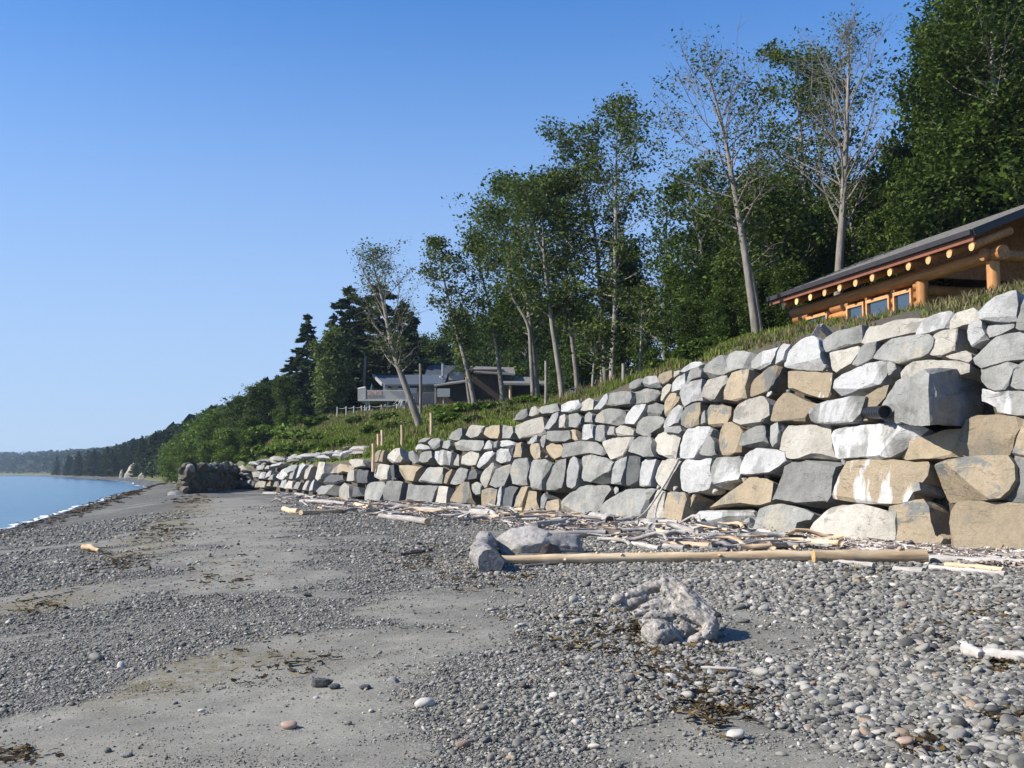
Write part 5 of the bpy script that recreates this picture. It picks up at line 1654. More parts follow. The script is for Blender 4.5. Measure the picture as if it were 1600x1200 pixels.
strand([(1060, 1012, .06, 9), (1085, 1005, .06, 10), (1106, 992, .12, 11), (1112, 975, .2, 10)], 14, 66)  # lower lip
strand([(1112, 962, .28, 11), (1114, 985, .2, 11), (1108, 1003, .2, 10)], 10, 67)
lump(1078, 982, .50, 34, 30, 32)
lump(1060, 985, .40, 30, 24, 26)                                                                       # dark heart
lump(1040, 975, .50, 30, 26, 26)
me0 = bpy.data.meshes.new("t"); bm.to_mesh(me0); bm.free()
o0 = bpy.data.objects.new("t", me0); COL.objects.link(o0)
rm = o0.modifiers.new("r", 'REMESH'); rm.mode = 'VOXEL'; rm.voxel_size = .0095
dg = bpy.context.evaluated_depsgraph_get()
me1 = bpy.data.meshes.new_from_object(o0.evaluated_get(dg)); bpy.data.objects.remove(o0); bpy.data.meshes.remove(me0)
V = np.empty(len(me1.vertices) * 3); me1.vertices.foreach_get("co", V); V = V.reshape(-1, 3)
Nn = np.empty(len(V) * 3); me1.vertices.foreach_get("normal", Nn); Nn = Nn.reshape(-1, 3)
ca, sa = math.cos(.7), math.sin(.7)
along = V[:, 0] * ca - V[:, 2] * sa; acr = V[:, 0] * sa + V[:, 2] * ca
grain = fbm(np.column_stack([along * 4, V[:, 1] * 26, acr * 30]), 4, 4)
lumpy = fbm(V * 9, 4, 8); pit = fbm(V * 22, 3, 12)
top = smooth(.1, .35, V[:, 2] - .55 * (.30 - V[:, 0]))
disp = .016 * grain * (.4 + top) + .013 * lumpy * (1 - .8 * top) - .022 * smooth(.3, .7, pit) * (1 - .95 * top)
V = V + Nn * disp[:, None]
me1.vertices.foreach_set("co", V.astype(np.float32).ravel()); me1.update(); me1.shade_smooth(); me1.set_sharp_from_angle(angle=math.radians(55))
me1.name = "driftwood_stump"; me1.materials.clear()
m = NT("stump_wood")
co = m.objco()
mp = m.n("ShaderNodeMapping"); mp.inputs["Rotation"].default_value = (0, -.7, 0); m.link(co, mp.inputs[0])
mp2 = m.n("ShaderNodeMapping"); mp2.inputs["Scale"].default_value = (.15, 1, 1); m.link(mp.outputs[0], mp2.inputs[0])
gr = m.noise(mp2.outputs[0], 24, 6, .7, None, .3); lg = m.noise(co, 6, 5, .6)
c = m.ramp(gr, [(.30, (.115, .103, .09)), (.5, (.27, .25, .225)), (.68, (.46, .435, .40))])
c = m.mix(m.ramp(lg, [(.45, (0, 0, 0)), (.62, (.8, .8, .8))]), c, m.ramp(gr, [(.30, (.19, .15, .115)), (.52, (.39, .35, .30)), (.72, (.58, .55, .505))]))
c = m.mix(.7, c, m.ramp(m.geo("Pointiness"), [(.42, (.45, .42, .40)), (.5, (1, 1, 1)), (.58, (1.25, 1.25, 1.25))]), 'MULTIPLY') if False else c
m.color(c); m.rough(.9); m.bump(m.math('ADD', gr, m.math('MULTIPLY', m.noise(co, 40, 4, .7), .5)), .9, .02)
me1.materials.append(m.m)
o = obj("driftwood_stump", me1, None, gb)
tag(o, "gnarled grey driftwood stump alone on the gravel in the foreground", "stump")

# ------------------------------------------------------------------ posts
def post(px_, y0, y1, w_, mat, lab, d=None, lean=0, split=False):
    b = hill_hit(px_, y1)[0] if d is None else at(px_, y1, d)
    d = b[1]; t_ = at(px_ + lean, y0, d)
    r_ = w_ / 2 * d / FPX
    hgt = t_[2] - b[2]
    th = tag(obj("post", Geo().tube([(0, 0, -.5), (0, 0, 0), (.01, .01, hgt * .5), (t_[0] - b[0], 0, hgt)], [r_, r_, r_ * .97, r_ * .93], 10, True, int(px_), .06).mesh("post", M[mat], True, 40), None, b), lab, "post", "wooden posts behind the wall")
    return th


post(583, 693, 724, 5, 'wood_post', "leftmost pale timber post, standing at the corner of the wall", d=62.5)
post(591, 678, 704, 5, 'wood_post', "pale timber post just right of the corner post, left of a pair")
post(597, 672, 701, 5, 'wood_post', "taller dark-sided timber post right beside the paired shorter one")
post(628, 664, 701, 5, 'wood_post', "tall pale timber post alone between the pair and the notched post")
p_ = post(674, 645, 682, 6, 'wood_post', "thickest pale timber post, rising right of the white boulders' top")
post(657, 568, 652, 5, 'bark', "tall grey bare pole beside the leaning pale tree in front of the house")
post(853, 564, 626, 5, 'bark_pale', "tall pale grey pole in the grass above the middle of the wall", d=58)
post(974, 568, 586, 6, 'bark_pale', "short grey stake in the weeds above the wall, left of the birch stub", d=52)
post(1068, 533, 557, 6, 'bark_pale', "short white broken birch stub in the grass above the wall", d=45)
post(569, 556, 606, 4, 'bark', "thin leaning grey pole behind the deck railing", d=120, lean=2)
b = hill_hit(1283, 522)[0]
g = Geo().beam((-.22, 0, -.05), (.02, 0, .36), .05, .16); g.beam((.02, 0, .36), (.32, .1, .1), .16, .12)
tag(obj("driftwood_board", g.mesh("driftwood_board", M['wood_grey']), None, wall_hit([1284], [524], .0)[0] + [0.1, .5, 0]), "weathered board propped like a small tent on top of the wall", "board")

# ------------------------------------------------------------------ log cabin
CB = np.array([14.2, 31.0, 6.0])
cab = thing("log_cabin", "orange-stained log cabin with low dark shingle roof above the right end of the wall", "log cabin", CB, .2527)
LE = 12.75
M['shingle'] = plain("roof_shingle", (.115, .11, .105), .9, .3, 5, .6)
M['gutter'] = plain("gutter_metal", (.035, .03, .028), .35, .15, 3, 0)
M['fascia'] = plain("fascia_stain", (.20, .075, .042), .55, .2, 4, .1)
ev, rd, RX = 3.15, 5.15, 5.0
sl_ = (rd - ev) / RX
# roof: decks and overlapping shingle rows
for s_ in (0, 1):
    for k in range(18):
        a0 = k * RX / 18; a1 = a0 + RX / 18 + .07
        x0, x1 = (a0, min(a1, RX)) if s_ == 0 else (2 * RX - a0, max(2 * RX - a1, RX))
        z0, z1 = ev + a0 * sl_ + .022, ev + min(a1, RX) * sl_ + .006
        V = [(x0, 0, z0), (x0, LE, z0), (x1, LE, z1), (x1, 0, z1), (x0, 0, z0 - .03), (x0, LE, z0 - .03)]
        rw = k
        obj("shingle", mesh("shingle", V, [(0, 1, 2, 3) if s_ else (3, 2, 1, 0), (0, 4, 5, 1), (0, 3, 4), (1, 5, 2)], M['shingle']), cab)
dk = Geo()
for s_ in (0, 1):
    f = (lambda x: x) if s_ == 0 else (lambda x: 2 * RX - x)
    P = [(f(.03), ev - .02), (f(RX), rd - .02), (f(RX), rd - .16), (f(.03), ev - .16)]
    V = [(x, y, z) for y in (.02, LE - .02) for x, z in P]
    dk.add(V, [(0, 1, 2, 3), (7, 6, 5, 4), (0, 4, 5, 1), (3, 2, 6, 7), (0, 3, 7, 4), (1, 5, 6, 2)])
obj("soffit", dk.mesh("soffit", M['wood_log']), cab)
obj("gutter", Geo().box((-.06, LE / 2, ev - .09), (.13, LE, .17)).mesh("gutter", M['gutter']), cab)
obj("fascia", Geo().box((.02, LE / 2, ev - .265), (.045, LE - .02, .17)).mesh("fascia", M['fascia']), cab)
for s_ in (0, 1):
    f = (lambda x: x) if s_ == 0 else (lambda x: 2 * RX - x)
    obj("rake_board", Geo().beam((f(0), -.025, ev - .10), (f(RX), -.025, rd - .10), .05, .24).mesh("rake_board", M['gutter']), cab)
raf = Geo().tube([(.06, 0, 2.66), (1.5, 0, 2.66 + 1.44 * sl_)], .14, 12, False).mesh("rafter", M['wood_log'], True)
a_ = np.arange(14) * 2 * math.pi / 14
cap = mesh("rafter_end", [(.056 + .004 * math.sin(t), math.cos(t) * .135, 2.655 + math.sin(t) * .15) for t in a_], [tuple(range(13, -1, -1))], M['log_end'])
for k in range(12):
    r_ = obj("rafter", raf, cab, (0, .17 + 1.045 * k, 0))
    obj("rafter_end", cap, r_)
obj("plate_log", Geo().tube([(.95, y, 2.46) for y in np.linspace(-.15, 12.4, 20)], .225, 14, True, 2, .04).mesh("plate_log", M['wood_log'], True, 50), cab)
for y in (.34, 3.83):
    obj("post", Geo().tube([(.95, y, z) for z in np.linspace(-.6, 2.26, 8)], .195, 14, True, int(y), .05).mesh("post", M['wood_log_v'], True, 50), cab)
wins = [(4.15, 5.2), (5.42, 6.86), (7.0, 8.15), (9.5, 11.1)]
m = NT("window_glass"); m.color((.02, .03, .035)); m.rough(.03); m.b.inputs["Specular IOR Level"].default_value = 1.0; m.b.inputs["IOR"].default_value = 1.9
M['glass'] = m.m
M['frame'] = plain("window_frame_wood", (.50, .27, .12), .5, .2, 5, .1)
for a0, a1 in wins:
    fr = Geo()
    for b_ in ((a0, a1, 1.96, 2.08), (a0, a1, -.1, .0), (a0, a0 + .09, .0, 1.96), (a1 - .09, a1, .0, 1.96)):
        fr.box((.80, (b_[0] + b_[1]) / 2, (b_[2] + b_[3]) / 2), (.14, b_[1] - b_[0], b_[3] - b_[2]))
    fo = obj("window", fr.mesh("window", M['frame']), cab)
    obj("pane", Geo().box((.82, (a0 + a1) / 2, .98), (.02, a1 - a0 - .18, 1.95)).mesh("pane", M['glass']), fo)
# stacked wall logs, only between the windows and below the sills
for k, z in enumerate(np.arange(-.9, 2.2, .34)):
    segs = [(3.9, 12.3)] if z < -.2 else [(5.2, 5.42), (6.86, 7.0), (8.15, 9.5), (11.1, 12.3), (3.9, 4.15)]
    for s0, s1 in segs:
        obj("wall_log", Geo().tube([(.98, s0, z), (.98, (s0 + s1) / 2, z), (.98, s1, z)], .178, 10, True).mesh("wall_log", M['wood_log'], True, 50), cab)
inn = Geo()
inn.box((1.25, 8.0, .9), (.06, 8.2, 3.6)); inn.box((5, 12.3, .9), (8, .3, 3.6)); inn.box((9.0, 6.0, .9), (.3, 12, 3.6))
obj("inner_wall", inn.mesh("inner_wall", M['wood_log']), cab)
for k, z in enumerate(np.arange(-.9, 2.3, .36)):
    obj("wall_log", Geo().tube([(1.1, 3.95, z), (8.9, 3.95, z)], .19, 10, True).mesh("wall_log", M['wood_log'], True, 50), cab)
gw = mesh("gable_wall", [(.9, 3.9, 2.45), (9.1, 3.9, 2.45), (9.1, 3.9, 3.3), (5, 3.9, 4.95), (.9, 3.9, 3.3), (.9, 4.1, 2.45), (9.1, 4.1, 2.45), (9.1, 4.1, 3.3), (5, 4.1, 4.95), (.9, 4.1, 3.3)],
          [(0, 1, 2, 3, 4), (9, 8, 7, 6, 5), (0, 5, 6, 1), (1, 6, 7, 2), (2, 7, 8, 3), (3, 8, 9, 4), (4, 9, 5, 0)], M['wood_log'])
obj("gable_wall", gw, cab)
obj("tie_log", Geo().tube([(.6, .34, 2.46), (9.2, .34, 2.46)], .2, 12, True).mesh("tie_log", M['wood_log'], True, 50), cab)
obj("porch_floor", Geo().box((5, 2, .9), (7.6, 3.9, .2)).mesh("porch_floor", M['wood_dark']), cab)

# ------------------------------------------------------------------ second house far behind the slope
HK = 1.2                                       # the house stands about 115 m away
HB = np.array(at(690, 636, 95 * HK)); HB[2] -= .3
M['hwhite'] = plain("house_shaded_white_paint", (.29, .295, .29), .6, .08, 2, .05)  # white darkened to stand in for tree shade over the house
M['hroof'] = plain("house_metal_roof", (.07, .085, .105), .7, .15, 1.5, .1)
M['hroof2'] = plain("house_dark_roof", (.05, .057, .065), .7, .2, 1.5, .2)
M['hbrown'] = plain("house_brown_boards", (.055, .036, .025), .8, .25, 2, .3)
M['htan'] = plain("house_pale_roof", (.17, .16, .145), .7, .15, 2, .1)
M['rail'] = plain("rail_paint", (.42, .41, .38), .6, .1, 3, 0)
M['orange'] = plain("orange_cushion", (.50, .17, .06), .8, .15, 3, 0)
M['teal'] = plain("teal_canvas", (.02, .09, .10), .8, .2, 3, 0)
hs = thing("beach_house", "white and brown beach house with blue-grey metal roofs and a raised deck behind the slope", "house", HB)


def W(px_, py_, d):
    return np.array(at(px_, py_, d * HK)) - HB


def pbox(g, x0, x1, y0, y1, d, dep):
    a = W(x0, y1, d); b = W(x1, y0, d)
    return g.box(((a[0] + b[0]) / 2, a[1] + dep / 2, (a[2] + b[2]) / 2), (b[0] - a[0], dep, b[2] - a[2]))


def slab(name, quad, mat, th=.18, parent=hs):
    """roof slab through four (px, py, depth) corners"""
    V = [W(*q) for q in quad]; V2 = [v - np.array([0, 0, th]) for v in V]
    return obj(name, mesh(name, V + V2, [(0, 1, 2, 3), (7, 6, 5, 4), (0, 4, 5, 1), (1, 5, 6, 2), (2, 6, 7, 3), (3, 7, 4, 0)], mat), parent)


wl_ = obj("wall", pbox(Geo(), 600, 690, 599, 640, 96, 7).mesh("wall", M['hwhite']), hs)
obj("wall", pbox(Geo(), 655, 742, 592, 640, 99, 7).mesh("wall", M['hwhite']), hs)
slab("roof", [(599, 601, 94.6), (694, 599, 94.6), (700, 585, 100), (584, 586, 100)], M['hroof'])
slab("roof", [(584, 586, 100), (700, 585, 100), (690, 588, 106), (590, 589, 106)], M['hroof'])
slab("roof", [(660, 600, 97.4), (742, 594, 97.4), (738, 571, 104), (668, 571, 104)], M['hroof2'])
obj("barge_board", Geo().beam(W(597.5, 601, 94.5), W(582.5, 586, 100), .2, .32).mesh("barge_board", M['hwhite']), hs)
# dormer
D0 = [(701, 594), (725, 594), (725, 583), (713, 572.5), (701, 583)]
V = [W(x, y, 97) for x, y in D0] + [W(x, y, 97) + np.array([0, 4, 0]) for x, y in D0]
do = obj("dormer", mesh("dormer", V, [(0, 1, 2, 3, 4), (9, 8, 7, 6, 5)] + [(i, 5 + i, 5 + (i + 1) % 5, (i + 1) % 5) for i in range(5)], M['hwhite']), hs)
obj("dormer_window", pbox(Geo(), 708, 718, 581, 587, 96.94, .05).mesh("dormer_window", M['glass']), do)
for s_ in ((698.5, 585), (727.5, 585)):
    slab("dormer_roof", [(s_[0], s_[1], 96.6), (713, 571.5, 96.6), (713, 571.5, 101), (s_[0], s_[1], 101)], M['hroof2'], .14)
g = Geo().tube([W(691.5, 592, 97.5), W(691.5, 568, 97.5)], .12, 10, True)
ch = obj("chimney", g.mesh("chimney", plain("flue_metal", (.5, .5, .5), .35, .1, 2, 0, .8), True, 40), hs)
obj("chimney_cap", Geo().tube([W(691.5, 568, 97.5), W(691.5, 566.5, 97.5)], .2, 10, True).mesh("chimney_cap", M['hroof2']), ch)
obj("flashing", Geo().tube([W(690, 590, 97.0), W(690, 587.5, 97.0)], .26, 10, True).mesh("flashing", M['hwhite']), ch)
for x0, x1, y0, y1 in ((606, 611, 603, 608), (622, 628, 604, 613), (640, 651, 602, 613), (603, 614, 628, 634)):
    wo = obj("window", pbox(Geo(), x0 - .8, x1 + .8, y0 - .8, y1 + .8, 95.93, .08).mesh("window", M['rail']), hs)
    obj("pane", pbox(Geo(), x0, x1, y0, y1, 95.9, .04).mesh("pane", M['glass']), wo)
# brown wing
obj("wall", pbox(Geo(), 682, 732, 601, 641, 93, 4).mesh("wall", M['hbrown']), hs)
slab("roof", [(678, 602, 92.4), (734, 594.5, 92.4), (734, 592, 98), (678, 599, 98)], M['htan'], .16)
obj("wall", pbox(Geo(), 726, 788, 577, 641, 95, 6).mesh("wall", M['hbrown']), hs)
slab("roof", [(734, 580, 94.4), (805, 584, 94.4), (803, 574, 101), (733, 572, 101)], M['htan'])
obj("wall", pbox(Geo(), 775, 800, 582, 641, 96, 5).mesh("wall", M['hwhite']), hs)
obj("wall", pbox(Geo(), 790, 838, 599, 641, 97, 4).mesh("wall", M['hbrown']), hs)
slab("roof", [(786, 598.5, 93), (838, 599, 93), (836, 589, 98), (786, 589, 98)], M['htan'], .22)
slab("roof", [(838, 599, 95), (878, 600, 95), (878, 593, 99), (838, 592, 99)], M['htan'], .22)
obj("wall", pbox(Geo(), 838, 874, 600, 641, 98, 3).mesh("wall", M['hbrown']), hs)
obj("post", Geo().tube([W(797, 641, 93.3), W(797, 600, 93.3)], .12, 8).mesh("post", M['wood_post']), hs)
bd = pbox(Geo(), 683, 703, 607, 620, 91.6, .1); obj("notice_board", bd.mesh("notice_board", M['hwhite']), hs)
obj("post", Geo().tube([W(693, 640, 91.75), W(693, 620, 91.75)], .08, 8).mesh("post", M['hwhite']), hs)
# deck
dk_ = obj("deck", pbox(Geo(), 559, 642, 623, 626.5, 91.5, 5).mesh("deck", M['rail']), hs)
for x in (573, 577, 606, 640):
    obj("deck_post", Geo().tube([W(x, 645, 91.8), W(x, 626.5, 91.8)], .1, 8).mesh("deck_post", M['rail']), dk_)
rl = obj("railing", pbox(Geo(), 571, 642, 609.5, 611, 91.5, .1).mesh("railing", M['rail']), hs)
bal = pbox(Geo(), 571, 571.8, 611, 623, 91.5, .06).mesh("baluster", M['rail'])
for k in range(46):
    obj("baluster", bal, rl, (k * 1.53 * 91.5 * HK / FPX, 0, 0))
rl = obj("railing", Geo().beam(W(559.5, 607, 96.3), W(571, 604.5, 91.5), .1, .1).mesh("railing", M['rail']), hs)
for k in range(10):
    t = k / 9
    a0 = W(559.5 + 11.5 * t, 623, 96.3 - 4.8 * t); a1 = W(559.5 + 11.5 * t, 607 - 2.5 * t, 96.3 - 4.8 * t)
    obj("baluster", Geo().beam(a0, a1, .07, .07).mesh("baluster", M['rail']), rl)
obj("railing", pbox(Geo(), 642, 682, 613, 614.2, 94, .1).mesh("railing", M['htan']), hs)
for k in range(14):
    obj("baluster", pbox(Geo(), 643 + k * 2.9, 644 + k * 2.9, 614, 630, 94, .06).mesh("baluster", M['htan']), hs)
obj("post", pbox(Geo(), 598.5, 601.5, 598, 623, 92.5, .15).mesh("post", M['hwhite']), hs)
obj("post", pbox(Geo(), 679, 681, 606, 632, 92, .15).mesh("post", M['hwhite']), hs)
# furniture on the deck
dz = W(585, 623, 92.6)
t = thing("patio_umbrella", "closed teal patio umbrella standing on the deck of the far house", "umbrella", HB + W(581, 622, 94))
obj("pole", Geo().tube([(0, 0, 0), (0, 0, 1.5)], .03, 6).mesh("pole", M['rail']), t)
obj("canopy", Geo().tube([(0, 0, .6), (0, 0, .9), (0, 0, 1.3), (0, 0, 1.6)], [.10, .17, .12, .02], 8).mesh("canopy", M['teal']), t)
t = thing("deck_bench", "orange cushioned bench on the deck of the far house", "bench", HB + W(585, 622.4, 92.4))
obj("seat", Geo().box((0, 0, .42), (1.5, .5, .14)).mesh("seat", M['orange']), t)
obj("backrest", Geo().box((0, .25, .66), (1.5, .12, .42)).mesh("backrest", M['orange']), t)
for x in (-.65, .65):
    obj("leg", Geo().box((x, 0, .17), (.1, .4, .35)).mesh("leg", M['hbrown']), t)
t = obj("flower_pot", Geo().tube([(0, 0, 0), (0, 0, .25), (0, 0, .4)], [.13, .2, .22], 10).mesh("flower_pot", M['hwhite'], True, 40), None, HB + W(589, 618.5, 91.9)); tag(t, "white round pot beside the orange bench on the deck", "pot")
# ornamental driftwood root on the lawn
b = HB + W(632, 640, 89); g = Geo(); rg = np.random.default_rng(4)
for k in range(9):
    a_ = rg.uniform(0, 6.28); L = rg.uniform(.6, 1.5)
    g.tube([(0, 0, .3), (math.cos(a_) * L * .5, math.sin(a_) * .3, .5 + rg.uniform(0, .6)), (math.cos(a_) * L, math.sin(a_) * .5, rg.uniform(.1, 1.3))], [.13, .08, .03], 6)
g.tube([(0, 0, -.1), (0, 0, .6)], [.3, .15], 8)
tag(obj("driftwood_root", g.mesh("driftwood_root", M['wood_white']), None, b), "bleached spreading root standing on the lawn before the white house", "root")
# rope fence along the lawn edge
rp = []
for i, px_ in enumerate([527, 541, 553, 565, 570, 578, 596, 620]):
    b = at(px_, 646 - (px_ - 527) * .05, 108)
    o = obj("rope_post", Geo().tube([(0, 0, -.6), (0, 0, .7)], .07, 8).mesh("rope_post", M['rail'], True, 40), None, b)
    tag(o, "short white rope-fence post on the lawn edge below the deck", "post", "white rope-fence posts"); rp.append(np.array(b) + [0, 0, .6])
g = Geo()
for a, b in zip(rp[:-1], rp[1:]):
    g.tube([a + (b - a) * t - np.array([0, 0, .5 * t * (1 - t)]) for t in np.linspace(0, 1, 7)], .03, 5, False)
tag(obj("rope", g.mesh("rope", M['rail']), None), "sagging white rope strung between the low posts on the lawn", "rope")
# ------------------------------------------------------------------ trees
def cards(C, size, rng, flat=.5, aspect=1.5, jit=.5):
    """leaf faces: one quad (folded on its long axis) per centre"""
    n = len(C)
    nrm = rng.normal(size=(n, 3)); nrm[:, 2] = np.abs(nrm[:, 2]) + flat
    nrm /= np.linalg.norm(nrm, axis=1, keepdims=True)
    a = rng.normal(size=(n, 3)); a -= (a * nrm).sum(1, keepdims=True) * nrm
    a /= np.maximum(np.linalg.norm(a, axis=1, keepdims=True), 1e-6)
    b = np.cross(nrm, a)
    s = (size * (1 + jit * rng.normal(size=n)))[:, None]
    s = np.clip(s, size * .4, size * 1.6)
    V = np.stack([C - a * s * aspect * .5, C + b * s * .42 + nrm * s * .08, C + a * s * aspect * .5, C - b * s * .42 + nrm * s * .08], 1)
    F = np.arange(n * 4).reshape(n, 4)
    return V.reshape(-1, 3), F


def alder(path, r0, seed, start=.35, limbs=34, reach=3.0, rise=.55, leaf=6000, lsize=.2, clump=.55, bare=0.0, shape='oval', tipbare=0.0, twig=4, droop=0.0, flatc=.55):
    """trunk along path (local), limbs, twigs, and leaf centres; returns (wood Geo, leaf V, leaf F)"""
    rng = np.random.default_rng(seed)
    P = np.array(path, float)
    tt = np.linspace(0, 1, 26)
    seg = np.concatenate([[0], np.cumsum(np.linalg.norm(np.diff(P, axis=0), axis=1))]); H = seg[-1]
    T = np.stack([np.interp(tt * H, seg, P[:, k]) for k in range(3)], -1)
    for _ in range(3):
        T[1:-1] = (T[:-2] + 2 * T[1:-1] + T[2:]) / 4
    T[1:, :2] += .012 * H * .3 * fbm(np.column_stack([tt[1:] * 5, np.full(25, seed * 1.3), np.zeros(25)]), 2, seed)[:, None] * rng.normal(size=2)
    g = Geo()
    g.tube(T, r0 * (1 - tt) ** .75 + .012, 9, True, seed, .06)
    tips = []; wts = []
    for i in range(limbs):
        f = start + (1 - start) * ((i + rng.random()) / limbs)
        p = np.array([np.interp(f, tt, T[:, k]) for k in range(3)])
        u = (f - start) / (1 - start)
        env = {'oval': math.sin(math.pi * min(max(.12 + .80 * u, 0), 1)) ** .8, 'cone': (1 - u) ** .8 + .08, 'top': max(math.sin(math.pi * (.16 + .80 * u)), .05) ** .85, 'spire': .35 + .3 * (1 - u)}[shape]
        L = reach * env * rng.uniform(.65, 1.2)
        az = i * 2.4 + rng.normal(0, .4)
        el = rise + rng.normal(0, .15) + .35 * u
        d = np.array([math.cos(az) * math.cos(el), math.sin(az) * math.cos(el), math.sin(el)])
        n = 6; Q = [p]
        for k in range(1, n):
            d = d + np.array([0, 0, .06 - droop * .12 * k]) + rng.normal(0, .09, 3); d /= np.linalg.norm(d)
            Q.append(Q[-1] + d * L / (n - 1))
        Q = np.array(Q)
        rl = max(r0 * (1 - f) ** .8 * .45, .018)
        g.tube(Q, np.linspace(rl, .009, n), 5, False)
        for k in range(twig):
            t = rng.uniform(.3, 1); q = np.array([np.interp(t * (n - 1), range(n), Q[:, c]) for c in range(3)])
            dd = (Q[-1] - Q[0]) / max(L, 1e-6) + rng.normal(0, .55, 3) + np.array([0, 0, .15 - droop]); dd /= np.linalg.norm(dd)
            l2 = L * rng.uniform(.2, .5)
            e = q + dd * l2 * .5 + rng.normal(0, .04, 3); e2 = q + dd * l2 + np.array([0, 0, .1 - droop]) * l2
            g.tube([q, e, e2], [max(rl * .35, .012), .009, .006], 4, False)
            if bare:
                for _ in range(3):
                    w = rng.uniform(.3, 1); s0 = q + (e2 - q) * w; d3 = dd + rng.normal(0, .6, 3); d3 /= np.linalg.norm(d3)
                    g.tube([s0, s0 + d3 * l2 * rng.uniform(.25, .6)], [.008, .004], 3, False)
            if rng.random() >= bare + tipbare * u:
                tips.append(e2); wts.append(1.0); tips.append(e); wts.append(.8)
        if rng.random() >= bare + tipbare * u:
            tips.append(Q[-1]); wts.append(1.2); tips.append(Q[3]); wts.append(.7)
    if not tips or leaf == 0:
        return g, None, None
    tips = np.array(tips); wts = np.array(wts) * rng.uniform(.5, 1.5, len(wts)); wts /= wts.sum()
    idx = rng.choice(len(tips), leaf, p=wts)
    off = np.clip(rng.normal(size=(leaf, 3)), -1.7, 1.7) * np.array([1, 1, flatc]) * clump * rng.uniform(.6, 1.25, len(tips))[idx][:, None]
    if droop:
        off[:, 2] -= np.abs(rng.normal(0, droop * 1.2, leaf))
    V, F = cards(tips[idx] + off, lsize, rng)
    return g, V, F


def conifer(H, Rb, seed, whorls=26, n=7000, start=.08, csize=.34, ragged=.25, droop=.25, layered=False):
    rng = np.random.default_rng(seed)
    g = Geo()
    tt = np.linspace(0, 1, 14)
    g.tube(np.column_stack([.02 * H * np.sin(tt * 2 + seed) * .3, np.zeros(14), tt * H]), (.018 * H) * (1 - tt) ** .8 + .02, 8, True, seed, .05)
    C = []; A = []
    per = max(n // (whorls * 6), 3)
    for w in range(whorls):
        nb = rng.integers(5, 8)
        for b in range(nb):
            f = start + (1 - start) * (w + rng.uniform(-.9, .9) + rng.normal(0, .35)) / whorls
            f = min(max(f, .03), .985)
            az = rng.uniform(0, 6.28)
            L = Rb * ((1 - f) ** .75) * rng.uniform(1 - ragged * 1.4, 1 + ragged) + .12
            if layered and rng.random() < .35:
                L *= .5
            pts = []
            m_ = 6
            for k in range(m_):
                s = k / (m_ - 1)
                pts.append((math.cos(az) * L * s, math.sin(az) * L * s, f * H + L * (.12 * s - droop * s * s) + (.10 * L * s ** 4)))
            pts = np.array(pts)
            g.tube(pts, np.linspace(.012 * H * (1 - f) * .4 + .012, .006, m_), 4, False)
            k = int(per * (.4 + 1.2 * L / Rb)) + 2
            s = rng.uniform(.12, 1, k) ** .7
            c = np.stack([np.interp(s * (m_ - 1), range(m_), pts[:, j]) for j in range(3)], -1)
            side = np.array([-math.sin(az), math.cos(az), 0])
            c += side * (rng.normal(0, .15, k) * L * (1.1 - s * .6))[:, None]
            c[:, 2] -= np.abs(rng.normal(0, .05, k)) * L + rng.uniform(0, .1, k)
            C.append(c); A.append(np.tile(np.array([math.cos(az), math.sin(az), -.25]), (k, 1)))
    C = np.vstack(C); A = np.vstack(A) + rng.normal(0, .35, (len(C), 3)); A /= np.linalg.norm(A, axis=1, keepdims=True)
    nrm = rng.normal(0, .5, (len(C), 3)) + np.array([0, 0, 1]); B = np.cross(A, nrm); B /= np.maximum(np.linalg.norm(B, axis=1, keepdims=True), 1e-6)
    s = csize * rng.uniform(.6, 1.4, len(C))[:, None]
    V = np.stack([C - A * s * .6, C + B * s * .26 - np.array([0, 0, .08]) * s, C + A * s * .7, C - B * s * .26 - np.array([0, 0, .08]) * s], 1).reshape(-1, 3)
    return g, V, np.arange(len(V)).reshape(-1, 4)


def tree_thing(name, label, base, wood, LV, LF, bark, leafm, group=None, cat="tree"):
    t = thing(name, label, cat, base, 0, group)
    obj("trunk", wood.mesh("trunk", M[bark], True), t)
    if LV is not None:
        obj("crown", mesh("crown", LV, LF, M[leafm]), t)
    return t


def copy_tree(src, loc, rz, sc, label=None, group=None):
    c = src.copy(); COL.objects.link(c)
    c.location = tuple(float(v) for v in loc); c.rotation_euler = (0, 0, rz); c.scale = sc if isinstance(sc, tuple) else (sc, sc, sc)
    if label:
        c["label"] = label
    if group:
        c["group"] = group
    for ch in src.children:
        d = ch.copy(); d.parent = c; COL.objects.link(d)
    return c


def hz(x, y):
    return float(hill_z(np.array([x]), np.array([y]))[0])


def hero(name, label, pxpath, d, r_px, leafm='leaf_airy', bark='bark_pale', jit=0.0, cat="tree", **kw):
    """a tree whose trunk runs through the given photo pixels, base first; each point keeps its distance d (+ lean)"""
    pts = [np.array(at(p[0], p[1], d + (p[2] if len(p) > 2 else 0))) for p in pxpath]
    base = pts[0].copy()
    g = hz(base[0], base[1])
    loc = [p - base for p in pts]
    # root the trunk in the ground
    dirn = loc[1] / np.linalg.norm(loc[1])
    drop = max(base[2] - g, 0) + .4
    loc = [np.array([-dirn[0] * drop * .3, -dirn[1] * drop * .3, -drop])] + loc
    base2 = base + loc[0]; loc = [p - loc[0] for p in loc]
    Htot = sum(np.linalg.norm(loc[i + 1] - loc[i]) for i in range(len(loc) - 1))
    w, V, F = alder(loc, r_px * d / FPX, **kw)
    return tree_thing(name, label, base2, w, V, F, bark, leafm, cat=cat)


